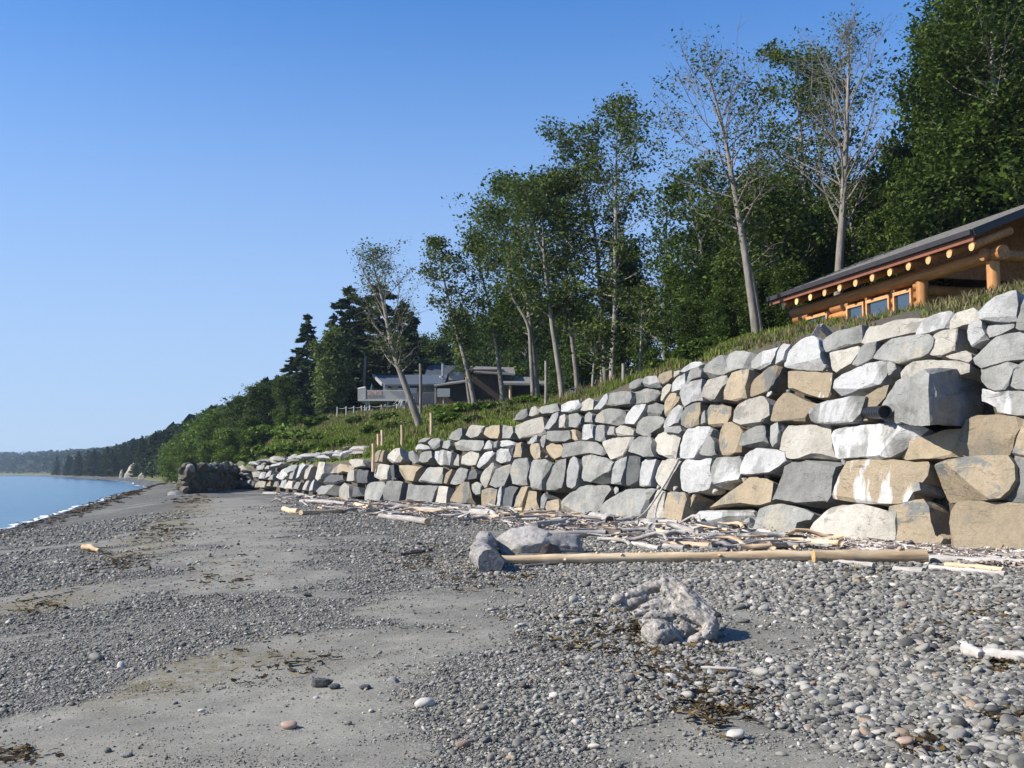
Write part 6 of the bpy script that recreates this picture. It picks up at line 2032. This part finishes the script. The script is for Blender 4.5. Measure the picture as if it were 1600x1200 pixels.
# --- the individual trees that stand out
hero("bare_tree", "tallest bare grey tree with upswept leafless branches behind the log cabin", [(1310, 432), (1317, 330), (1322, 230), (1326, 120), (1326, 55)], 47, 7.5, seed=1, start=.33, limbs=40, reach=4.3, rise=.80, leaf=1500, lsize=.08, bare=.86, clump=.4, shape='top', twig=6, leafm='leaf_airy', bark='bark_pale')
hero("leaning_tree", "tall leaning pale-trunked tree with thin crown, standing at the wall's top left of the cabin", [(1182, 518), (1165, 400), (1150, 310), (1134, 220), (1120, 160), (1106, 118)], 42, 7, seed=2, start=.40, limbs=40, reach=3.6, rise=.42, leaf=5200, lsize=.085, bare=.45, tipbare=.45, clump=.42, shape='top', twig=6, bark='bark_pale')
hero("leaning_tree", "slim second stem beside the tall leaning pale-trunked tree", [(1186, 500), (1176, 440), (1158, 370), (1140, 330)], 43, 5, seed=3, start=.5, limbs=14, reach=1.8, leaf=1870, lsize=0.104, bark='bark_pale')
hero("leaning_tree", "leaning bare-topped pale tree in front of the white beach house", [(656, 666), (636, 612), (613, 545), (598, 470), (578, 398)], 74, 6, seed=4, start=.32, limbs=34, reach=3.8, rise=.55, leaf=3600, lsize=.11, bare=.60, clump=.42, shape='top', twig=6, bark='bark_pale')
hero("alder_tree", "open airy alder whose pointed crown is highest between the house and the leaning tree", [(955, 596), (962, 480), (961, 380), (963, 270), (964, 172)], 64, 5, seed=5, start=.26, limbs=46, reach=4.0, rise=.25, leaf=11050, lsize=0.133, clump=.42, shape='oval', twig=5, flatc=.4)
hero("alder_tree", "airy alder with left-leaning crown just left of the highest pointed alder", [(945, 598), (940, 470), (930, 360), (905, 268), (888, 220)], 66, 5, seed=6, start=.35, limbs=34, reach=3.4, rise=.3, leaf=7140, lsize=0.133, clump=.45, twig=5, flatc=.4)
hero("alder_tree", "broad full alder with rounded top above the brown wing of the house", [(838, 600), (826, 480), (812, 390), (806, 300)], 76, 5, seed=7, start=.25, limbs=44, reach=4.3, rise=.35, leaf=14450, lsize=0.163, clump=.62, leafm='leaf', twig=5)
hero("alder_tree", "alder with wavy pale stem curving right over the brown house", [(834, 602), (826, 500), (800, 470), (792, 400), (785, 350), (752, 330)], 73, 3.5, seed=8, start=.45, limbs=22, reach=2.8, leaf=4250, lsize=0.133, bare=.15)
hero("alder_tree", "straight pale trunk with thin crown right of the brown house wing", [(879, 607), (862, 500), (852, 420), (848, 330), (840, 300)], 66, 5, seed=9, start=.4, limbs=28, reach=3.2, leaf=7140, lsize=0.141, clump=.5)
hero("alder_tree", "slim pale trunk with leafy crown between the thin pole and the highest alder", [(902, 600), (890, 500), (884, 420), (880, 340), (884, 290)], 67, 4.2, seed=10, start=.3, limbs=34, reach=3.4, leaf=8840, lsize=0.141, clump=.55, leafm='leaf')
hero("alder_tree", "slender alder with feathery crown over the chimney of the white house", [(742, 632), (726, 560), (708, 500), (692, 430), (684, 380)], 78, 4, seed=11, start=.38, limbs=26, reach=2.4, rise=.4, leaf=4420, lsize=0.148, clump=.42, twig=5, flatc=.5)
hero("alder_tree", "slender alder with drooping leafy head right of the feathery one", [(785, 612), (776, 545), (766, 480), (750, 420), (742, 378)], 78, 4, seed=12, start=.38, limbs=26, reach=2.6, rise=.4, leaf=5610, lsize=0.148, clump=.48, twig=5, flatc=.5)
hero("birch_tree", "small pale-green birch with fine upright crown above the house roof", [(736, 634), (728, 590), (722, 540), (718, 492)], 84, 3, seed=13, start=.35, limbs=26, reach=1.5, rise=.7, leaf=3740, lsize=0.148, clump=.4, leafm='leaf_birch', shape='oval')
hero("dead_tree", "thin spindly nearly leafless tree in the gap left of the leaning tree", [(1038, 560), (1040, 450), (1041, 380), (1042, 308)], 62, 4, seed=14, start=.2, limbs=34, reach=1.8, rise=.15, leaf=1530, lsize=0.126, bare=.6, clump=.35, bark='bark', twig=5, shape='cone')
hero("alder_tree", "tall airy alder with two pale stems left of the tallest bare tree", [(1268, 470), (1262, 360), (1255, 250), (1250, 170), (1240, 100)], 58, 6, seed=15, start=.28, limbs=44, reach=3.9, rise=.3, leaf=11050, lsize=0.126, clump=.45, twig=5, flatc=.4)
hero("alder_tree", "second stem with airy crown close behind the double-stemmed alder", [(1282, 460), (1279, 350), (1281, 250), (1290, 160), (1296, 120)], 59, 5, seed=16, start=.35, limbs=34, reach=3.2, rise=.35, leaf=7140, lsize=0.126, clump=.45, twig=5, flatc=.4)
hero("alder_tree", "big full alder rising past the top right corner behind the cabin roof", [(1545, 420), (1540, 300), (1532, 200), (1528, 100), (1520, 5)], 48, 9, seed=17, start=.22, limbs=60, reach=3.4, rise=.3, leaf=36000, lsize=.12, clump=.6, leafm='leaf', twig=6)
hero("alder_tree", "pale trunked tree at the right edge curving up left above the cabin roof", [(1612, 360), (1590, 290), (1572, 245), (1556, 195), (1550, 100), (1550, -40)], 44, 9, seed=18, start=.45, limbs=44, reach=3.4, rise=.3, leaf=28000, lsize=.12, clump=.6, leafm='leaf', twig=6)
hero("alder_tree", "thin tree leaning out of the dark wood right of the leaning pale trunk", [(1230, 500), (1212, 430), (1192, 350), (1180, 300)], 50, 3.5, seed=19, start=.3, limbs=30, reach=2.5, leaf=7650, lsize=0.126, clump=.5, leafm='leaf')
hero("alder_tree", "leafy alder filling the space behind the leaning pale tree", [(1110, 540), (1105, 440), (1090, 350), (1075, 290)], 56, 5, seed=20, start=.2, limbs=40, reach=3.4, rise=.3, leaf=11050, lsize=0.133, clump=.5, leafm='leaf', flatc=.45)
for i, (x0, y0, x1, y1, d) in enumerate([(1000, 560, 1003, 470, 58), (940, 600, 938, 520, 58), (926, 600, 930, 530, 57), (1408, 440, 1385, 300, 56), (1340, 430, 1322, 300, 55)]):
    hero("sapling", ["thin straight sapling at the wood edge above the wall's middle", "twin pale sapling stem, left one, above the wall", "slim pale sapling left of the twin stems", "pale thin leaning trunk in the dark wood over the cabin roof", "thin trunk close right of the tallest bare tree"][i], [(x0, y0), ((x0 + x1) / 2, (y0 + y1) / 2), (x1, y1)], d, 2.5, seed=30 + i, start=.5, limbs=14, reach=1.4, leaf=700, lsize=.15, clump=.35)

# --- prototypes for the mass of the wood
def proto(kind, seed):
    if kind == 'alder':
        return alder([(0, 0, -.6), (.2, 0, 4), (0, .3, 8), (.3, .1, 12)], .2, seed, start=.14, limbs=52, reach=3.6, rise=.3, leaf=15000, lsize=.22, clump=.62, shape='oval', twig=4)
    if kind == 'light':
        return alder([(0, 0, -.6), (.1, 0, 3), (0, .2, 6), (.1, .1, 8)], .15, seed, start=.10, limbs=44, reach=3.0, rise=.35, leaf=12000, lsize=.19, clump=.6, shape='oval', twig=4)
    if kind == 'spruce':
        return conifer(13, 3.0, seed, 32, 13000, .05, .40, .28, .22)
    if kind == 'fir':
        return conifer(12, 4.6, seed, 19, 12000, .20, .46, .45, .12, True)


PRO = {}
SPEC = [('alder', 201, 'leaf', 'bark'), ('alder', 202, 'leaf', 'bark'), ('alder', 203, 'leaf', 'bark_pale'), ('light', 204, 'leaf_light', 'bark'), ('light', 205, 'leaf_light', 'bark'), ('spruce', 206, 'needle', 'bark_dark'), ('spruce', 207, 'needle', 'bark_dark'), ('fir', 208, 'needle', 'bark_dark')]
HT = {'alder': 12.6, 'light': 8.9, 'spruce': 13.2, 'fir': 12.4}
NM = {'alder': 'alder_tree', 'light': 'leafy_tree', 'spruce': 'spruce_tree', 'fir': 'fir_tree'}
LAB = {}
DONE = {}


def place(kind_i, px_, top, d, label, group, wide=1.0, rz=None, base_y=None):
    kind, seed, lm, bk = SPEC[kind_i]
    x = (px_ - 800) / FPX * d / 1.0
    x = float(at(px_, 600, d)[0])
    zb = hz(x, d)
    zt = float(at(px_, top, d)[2])
    s = max((zt - zb) / HT[kind], .25)
    rz = R.uniform(0, 6.28) if rz is None else rz
    sw = s * wide
    if kind_i not in DONE:
        w, V, F = proto(kind, seed)
        t = tree_thing(NM[kind], label, (x, d, zb - .2), w, V, F, bk, lm, group)
        t.rotation_euler = (0, 0, rz); t.scale = (sw, sw, s); DONE[kind_i] = t
        return t
    return copy_tree(DONE[kind_i], (x, d, zb - .2), rz, (sw, sw, s), label, group)


GR = "trees of the dark wood behind the cabin"
LBR = "dense dark green tree in the wood behind the log cabin and the leaning tree"
for i, (px_, top, d, kd, wd) in enumerate([
    (1620, -60, 58, 0, .8), (1500, 60, 60, 1, .6), (1575, 60, 55, 2, .8), (1630, 40, 50, 1, 1.1), (1415, 230, 62, 0, .6), (1360, 285, 60, 2, .8), (1310, 300, 64, 1, .8), (1240, 290, 66, 0, .8), (1200, 305, 62, 2, .8),
    (1160, 315, 66, 1, .8), (1120, 335, 70, 0, .7), (1490, 170, 52, 0, .65), (1440, 260, 50, 2, .6), (1345, 310, 58, 0, .8), (1260, 330, 54, 1, .9), (1205, 350, 52, 2, .8), (1150, 390, 52, 0, .9), (1105, 410, 56, 1, .8),
    (1060, 420, 60, 2, .8), (1010, 450, 64, 0, .7), (980, 390, 70, 1, .7), (1550, 180, 46, 1, 1.0), (1240, 410, 48, 0, 1.0), (1180, 430, 49, 2, 1.0), (1400, 330, 53, 1, .9), (1290, 385, 55, 2, .8), (1130, 450, 50, 0, .9), (1080, 470, 53, 1, 1.0), (1640, 150, 44, 2, 1.1),
    (1470, 280, 45, 1, 1.0), (1575, 10, 66, 0, .7), (1700, 20, 50, 0, 1.1), (1760, -30, 56, 1, 1.1)]):
    place(kd, px_, top, d, LBR, GR, wd)
GR2 = "trees behind the beach house"
for i, (px_, top, d, kd, wd) in enumerate([(930, 480, 80, 0, .7), (900, 470, 84, 1, .7), (860, 480, 92, 2, .7), (820, 450, 104, 0, .8), (790, 470, 108, 1, .8), (760, 500, 112, 2, .8), (730, 515, 116, 0, .8), (700, 520, 118, 1, .8), (680, 535, 114, 2, .8), (845, 520, 110, 1, .9), (660, 530, 120, 0, .7), (960, 500, 74, 2, .7), (875, 540, 84, 0, .8), (915, 550, 72, 2, .8)]):
    place(kd, px_, top, d * (1.28 if px_ < 900 else 1.1), "dark leafy tree standing behind the roofs of the beach house", GR2, wd)
for px_, top, d, kd, wd, lab in [
    (479, 484, 118, 5, .95, "pointed dark spruce, the leftmost tall conifer of the point"),
    (590, 432, 112, 7, 1.35, "tallest broad dark fir with flat ragged branches behind the leaning bare tree"),
    (544, 436, 116, 7, 1.0, "dark spruce left of the broad fir, behind the drooping birch"),
    (628, 462, 115, 7, 1.1, "dark conifer at the right side of the broad fir"),
    (455, 552, 120, 6, 1.5, "shorter spruce at the left foot of the pointed spruce"),
    (565, 470, 110, 5, 1.3, "dark spruce squeezed between the broad fir and its left neighbour"),
    (520, 480, 121, 7, .7, "thin-topped fir behind the drooping birch"),
    (428, 588, 122, 5, 1.6, "low dark spruce left of the pointed spruce"),
    (606, 500, 106, 7, 1.2, "lower dark fir right above the white house"),
    (643, 480, 122, 6, .7, "narrow dark spruce behind the white house roof"),
]:
    place(kd, px_, top, d * 1.16, lab, None, wd)
w, V, F = alder([(0, 0, -.5), (.1, 0, 4), (0, .2, 8), (.1, 0, 10.5)], .16, 301, start=.12, limbs=46, reach=2.6, rise=.5, leaf=9000, lsize=.24, clump=.42, shape='oval', twig=4, droop=.45, flatc=1.1)
x, y = float(at(516, 600, 118)[0]), 118.0
t = tree_thing("birch_tree", "drooping light-green birch left of the beach house deck", (x, y, hz(x, y)), w, V, F, 'bark_pale', 'leaf_birch'); s_ = (float(at(516, 518, 118)[2]) - hz(x, y)) / 10.8; t.scale = (s_, s_, s_)
GR3 = "leafy trees on the slope above the old rubble wall"
for i, (px_, top, d, kd, wd) in enumerate([(405, 602, 130, 0, 1.1), (375, 622, 136, 1, 1.1), (345, 640, 142, 3, 1.1), (318, 660, 150, 4, 1.1), (295, 676, 160, 3, 1.2), (445, 590, 126, 0, .9), (390, 650, 124, 0, 1.1), (358, 668, 128, 3, 1.1), (330, 690, 134, 4, 1.2), (300, 698, 150, 3, 1.1), (440, 650, 118, 3, 1.0), (465, 640, 112, 0, 1.0), (415, 670, 116, 4, 1.0), (280, 690, 172, 4, 1.2), (272, 700, 190, 3, 1.2)]):
    place(kd, px_, top, d, "round light-green tree on the bank above the old rubble wall", GR3, wd)
GR4 = "conifers along the ridge beyond the rubble wall"
rng = np.random.default_rng(15)
for k in range(46):
    px_ = 335 - 235 * (k / 45) + rng.normal(0, 4)
    d = np.interp(px_, [100, 200, 260, 335], [620, 380, 250, 165]) * rng.uniform(.95, 1.25)
    if 184 < px_ < 224: d = max(d, 445)
    top = np.interp(px_, [95, 130, 160, 200, 235, 260, 300, 340], [709, 705, 701, 689, 676, 668, 656, 645]) + rng.choice([0, 2, 5, 9, -2])
    place([5, 6, 7, 5][k % 4], px_, top, d, "small dark conifer on the ridge beyond the old rubble wall", GR4, rng.uniform(.9, 1.4))

# --- the distant wooded shore: crowns too many to count, real but joined
g = Geo(); rng = np.random.default_rng(33)
bm = bmesh.new(); bmesh.ops.create_icosphere(bm, subdivisions=1, radius=1); IV = np.array([v.co[:] for v in bm.verts]); IF = [tuple(v.index for v in f.verts) for f in bm.faces]; bm.free()
ST2 = resample(TOE, 40); ST2 = ST2[(ST2[:, 1] > 150) & (ST2[:, 1] < 2500)]
VV = []; FF = []; nb = 0
IF = np.array(IF)
seg = np.concatenate([[0], np.cumsum(np.linalg.norm(np.diff(ST2, axis=0), axis=1))])
for k in range(8500):
    s = seg[-1] * rng.random() ** 2.0
    x = np.interp(s, seg, ST2[:, 0]); y = np.interp(s, seg, ST2[:, 1])
    i = min(np.searchsorted(seg, s), len(ST2) - 1); t = ST2[i] - ST2[max(i - 1, 0)]; t = t / max(np.linalg.norm(t), 1e-6)
    dep = rng.random() ** 1.3 * min(20 + y * .09, 150) + 1
    if y < 215: dep += 10
    low = dep < 7
    X, Y = x + t[1] * dep, y - t[0] * dep
    ppx = 800 + FPX * X / max(Y, 1)
    if 300 < Y < 480 and 190 < ppx < 219 and dep < 22: continue
    con = rng.random() < .55 and not low
    h = rng.uniform(6, 12) * np.interp(y, [150, 400, 1500, 2400], [.85, 1.08, 1.5, 1.7]) * (.45 if low else 1); w = h * (rng.uniform(.16, .26) if con else rng.uniform(.32, .5))
    VV.append((X, Y, h, w, con))
A_ = np.array(VV)
Z_ = hill_z(A_[:, 0], A_[:, 1])
allV = []; allF = []
# each crown is a tuft of leaf clumps so that outlines stay ragged
for k in range(len(A_)):
    X, Y, h, w, con = A_[k]; n = 100 if Y < 450 else 30
    u = rng.random(n) ** (.9 if con else .6)
    r = w * ((1 - u) ** .9 + .06 if con else np.sqrt(np.maximum(1 - (2 * u - .9) ** 2 * .8, .05)))
    az = rng.uniform(0, 6.28, n)
    C = np.stack([X + np.cos(az) * r * rng.uniform(.5, 1, n), Y + np.sin(az) * r * rng.uniform(.5, 1, n), Z_[k] + h * (.12 + .88 * u)], -1)
    V, F = cards(C, w * (.30 if con else .30) * (1.0 if Y < 450 else 1.8), rng, .3, 1.3)
    allV.append(V); allF.append(F + nb); nb += len(V)
o = obj("forest", mesh("forest", np.vstack(allV), np.vstack(allF), M['needle_far']), kind="stuff")
tag(o, "far dark wooded shore and ridge curving round the bay", "forest")

# pale eroded cliff patches in the far wood
CL = plain("cliff_clay", (.42, .37, .29), .95, .25, .15, .6)
for i, (x0, x1, y0, y1, d) in enumerate([(193, 213, 722, 745, 395), (134, 144, 735, 744, 690), (186, 191, 733, 744, 420), (164, 170, 739, 744, 560), (216, 226, 736, 745, 300)]):
    b = at((x0 + x1) / 2, y1, d); wd = (x1 - x0) / 2 * d / FPX; hh2 = (y1 - y0) * d / FPX
    rg = np.random.default_rng(900 + i)
    pts = []
    for u, hh_ in ((-1, .25), (-.55, .45), (-.1, .95), (.25, 1.0), (.6, .8), (1, .4)):
        for bk in (0, .5, 1.6):
            pts.append((u * wd + rg.normal(0, .08) * wd, bk * wd + rg.uniform(0, .3) * wd, hh2 * hh_ * (.75 + .25 * min(bk, 1)) if bk else -1.0))
        pts.append((u * wd, .15 * wd, hh2 * hh_ * .5))
    me = poly_rock([Vector(p) for p in pts], None, "cliff", CL, .035, 4, i + 3)
    o = obj("cliff", me, None, b)
    tag(o, ["largest pale clay cliff scar in the far wooded shore", "small pale scar far out on the distant shore", "narrow pale scar just left of the largest cliff", "tiny pale scar between the two left ones", "low pale bank right of the largest cliff"][i], "cliff")
    o["kind"] = "structure"

# ------------------------------------------------------------------ bushes and undergrowth
def bush_geo(seed, n=1500, ls=.17, w=1.0, h=.8):
    rng = np.random.default_rng(seed)
    nl = 9
    cc = rng.normal(0, .45, (nl, 3)) * np.array([w, w, .3 * h]) + np.array([0, 0, .45 * h]); rr = rng.uniform(.3, .55, nl)
    i = rng.integers(0, nl, n)
    d = rng.normal(size=(n, 3)); d /= np.linalg.norm(d, axis=1, keepdims=True); d[:, 2] = np.abs(d[:, 2]) * 1.0 - .15
    C = cc[i] + d * (rr[i] * rng.uniform(.55, 1.1, n))[:, None] * np.array([1, 1, h])
    V, F = cards(C, ls, rng, .4)
    g = Geo()
    for k in range(7):
        e = cc[k] + rng.normal(0, .1, 3)
        g.tube([(rng.normal(0, .06), rng.normal(0, .06), -.2), e * .5, e], [.03, .02, .008], 5)
    return g, V, F


BUSH = {}


def bush(px_, py_, w_px, lab, leafm, grp, seed, d=None, hs=1.0):
    p = hill_hit(px_, py_)[0] if d is None else at(px_, py_, d)
    s = w_px / 2 * p[1] / FPX
    key = (leafm, seed % 3)
    if key not in BUSH:
        g, V, F = bush_geo(500 + seed % 3 + len(BUSH))
        t = tree_thing("bush", lab, p, g, V, F, 'bark_dark', leafm, grp, "bush"); t.scale = (s, s, s * hs); BUSH[key] = t
    else:
        t = copy_tree(BUSH[key], p, R.uniform(0, 6.28), (s, s, s * hs), lab, grp)
    return t


rb = np.random.default_rng(62)
EXTRA = []
for k in range(8):
    bx = rb.uniform(470, 1000)
    EXTRA.append((bx, float(np.interp(bx, [470, 560, 640, 720, 800, 900, 1000], [690, 672, 664, 656, 640, 612, 592]) + rb.uniform(-12, 14)), rb.uniform(16, 40)))
rng = np.random.default_rng(61)
for k, (px_, py_, w_, lm, grp) in enumerate(
        [(x, y, w, 'leaf_light', 'hedge') for x, y, w in [(400, 716, 46), (425, 714, 50), (455, 712, 50), (480, 709, 44), (505, 705, 44), (530, 702, 40), (385, 722, 36), (545, 697, 34), (500, 690, 34)]] +
        [(x, y, w, 'leaf_light', 'bank') for x, y, w in [(420, 690, 70), (445, 668, 60), (470, 690, 50), (490, 668, 50), (436, 645, 60), (512, 652, 44), (700, 662, 50), (725, 650, 60), (752, 648, 50), (690, 650, 44), (780, 642, 44), (815, 636, 44), (845, 632, 40)]] +
        [(x, y, w, ('leaf_light', 'leaf_birch', 'leaf_light')[int(x) % 3], 'bank') for x, y, w in EXTRA] +
        [(x, y, w, 'leaf', 'wood') for x, y, w in [(870, 618, 40), (900, 610, 44), (930, 606, 44), (965, 598, 44), (1000, 588, 50), (1030, 578, 50), (1075, 560, 60), (1105, 548, 60), (1140, 538, 60), (1160, 526, 60), (1090, 565, 40), (1205, 505, 60), (1225, 490, 50), (600, 660, 40), (560, 664, 40), (580, 680, 34)]] +
        [(x, y, w, 'leaf_light', 'cabin') for x, y, w in [(1470, 452, 60), (1500, 447, 70), (1535, 440, 66), (1580, 430, 70), (1610, 424, 60), (1455, 470, 34), (1400, 476, 30), (1345, 484, 36), (1300, 494, 40), (1260, 502, 44), (1232, 505, 44), (1620, 440, 60)]]):
    lab, g_ = {'hedge': ("bright green bush hanging over the top of the far pale wall", "bushes over the far wall"), 'bank': ("green bush among the grass of the bank below the house", "bushes on the bank"),
               'wood': ("dark green undergrowth bush at the foot of the wood", "undergrowth bushes"), 'cabin': ("leafy weed bush in front of the log cabin", "weed bushes by the cabin")}[grp]
    bush(px_, py_, w_, lab, lm, g_, k, hs=.9)

# grass: blades on the bank and above the wall
rng = np.random.default_rng(71)
def grass(name, label, n, region, h0, h1, mat, lean=.5, wmul=1.0):
    """region(k) -> plan points; each tuft has several blades"""
    P = region(n)
    z = hill_z(P[:, 0], P[:, 1])
    nb = 6
    n = len(P)
    base = np.repeat(np.column_stack([P, z - .03]), nb, 0)
    base[:, :2] += rng.normal(0, .07, (n * nb, 2))
    dist = np.repeat(P[:, 1], nb)
    h = rng.uniform(h0, h1, n * nb); az = rng.uniform(0, 6.28, n * nb)
    d = np.stack([np.cos(az), np.sin(az)], -1)
    w = (.012 + .00035 * dist) * wmul
    tip = base + np.column_stack([d * (h * lean * rng.uniform(.2, 1, n * nb))[:, None], h])
    mid = base + np.column_stack([d * (h * lean * .25)[:, None], h * .6])
    sd_ = np.column_stack([-d[:, 1], d[:, 0], np.zeros(n * nb)]) * w[:, None]
    V = np.stack([base - sd_, base + sd_, mid + sd_ * .7, tip, mid - sd_ * .7], 1).reshape(-1, 3)
    k = np.arange(n * nb)[:, None] * 5
    F = np.vstack([np.hstack([k, k + 1, k + 2, k + 4]), np.hstack([k + 4, k + 2, k + 3, k + 3])])
    q = np.hstack([k, k + 1, k + 2, k + 4])
    t = np.hstack([k + 4, k + 2, k + 3])
    me = bpy.data.meshes.new(name); nv = len(V)
    me.vertices.add(nv); me.vertices.foreach_set("co", V.astype(np.float32).ravel())
    lp = np.concatenate([q.ravel(), t.ravel()]).astype(np.int32)
    me.loops.add(len(lp)); me.loops.foreach_set("vertex_index", lp)
    me.polygons.add(len(q) + len(t)); me.polygons.foreach_set("loop_start", np.concatenate([np.arange(len(q)) * 4, len(q) * 4 + np.arange(len(t)) * 3]).astype(np.int32))
    me.update(calc_edges=True); me.materials.append(M[mat])
    o = obj(name, me, kind="stuff"); tag(o, label, "grass")
    return o


SS = resample(TOE, 30)


def band(y0, y1, m0, m1, clump=.0, thr=-9, pw=1.0):
    ss = SS[(SS[:, 1] > y0) & (SS[:, 1] < y1)]
    t = np.gradient(ss, axis=0); t /= np.linalg.norm(t, axis=1, keepdims=True)
    nn_ = np.stack([t[:, 1], -t[:, 0]], -1); L = np.concatenate([[0], np.cumsum(np.linalg.norm(np.diff(ss, axis=0), axis=1))])

    def f(n):
        s = rng.uniform(0, L[-1], n); m = m0 + (m1 - m0) * rng.random(n) ** pw
        x = np.interp(s, L, ss[:, 0]); y = np.interp(s, L, ss[:, 1])
        nx = np.interp(s, L, nn_[:, 0]); ny = np.interp(s, L, nn_[:, 1])
        off = BATTER * np.interp(y, WT_Y, WT_Z) + .75 + m
        P = np.column_stack([x + nx * off, y + ny * off])
        nz = fbm(p2(P[:, 0], P[:, 1]) * .7, 3, 88)
        return P[nz > thr + .25 * rng.normal(size=n)]
    return f


grass("grass", "tall green grass on the bank below the far house", 42000, band(50, 118, .15, 22, thr=-.5), .15, .45, 'grass', .6, 1.3)
grass("dry_grass", "straw-coloured grass stems on the bank", 3500, band(48, 112, .6, 19, thr=.12), .35, .8, 'grass_dry', .4)
grass("grass_tufts", "sparse green weeds on the bare soil above the near wall", 9000, band(19, 47, .4, 7.5, thr=.10), .05, .14, 'grass', .9, .8)
grass("wood_edge_grass", "long green grass at the edge of the wood above the wall", 16000, band(36, 66, 1.2, 12, thr=-.2, pw=.8), .12, .36, 'grass', .55, .85)
grass("soil_weeds", "thin brownish weeds on the soil above the wall", 2500, band(19, 60, .2, 5, thr=.1), .12, .35, 'grass_dry', .7)

# ------------------------------------------------------------------ air
hzm = bpy.data.materials.new("haze_air"); hzm.use_nodes = True
t = hzm.node_tree; t.nodes.remove(t.nodes["Principled BSDF"])
pv = t.nodes.new("ShaderNodeVolumePrincipled"); pv.inputs["Density"].default_value = .00016; pv.inputs["Color"].default_value = (.62, .80, 1.0, 1); pv.inputs["Anisotropy"].default_value = .2
t.links.new(pv.outputs[0], t.nodes["Material Output"].inputs["Volume"])
HAZE = True
if HAZE:
    g = Geo().box((-2500, 1400, 17), (13500, 8400, 56 + 26))
    o = obj("haze", g.mesh("haze", hzm), kind="stuff")
    tag(o, "thin blue sea haze over the bay and the far shore", "haze")
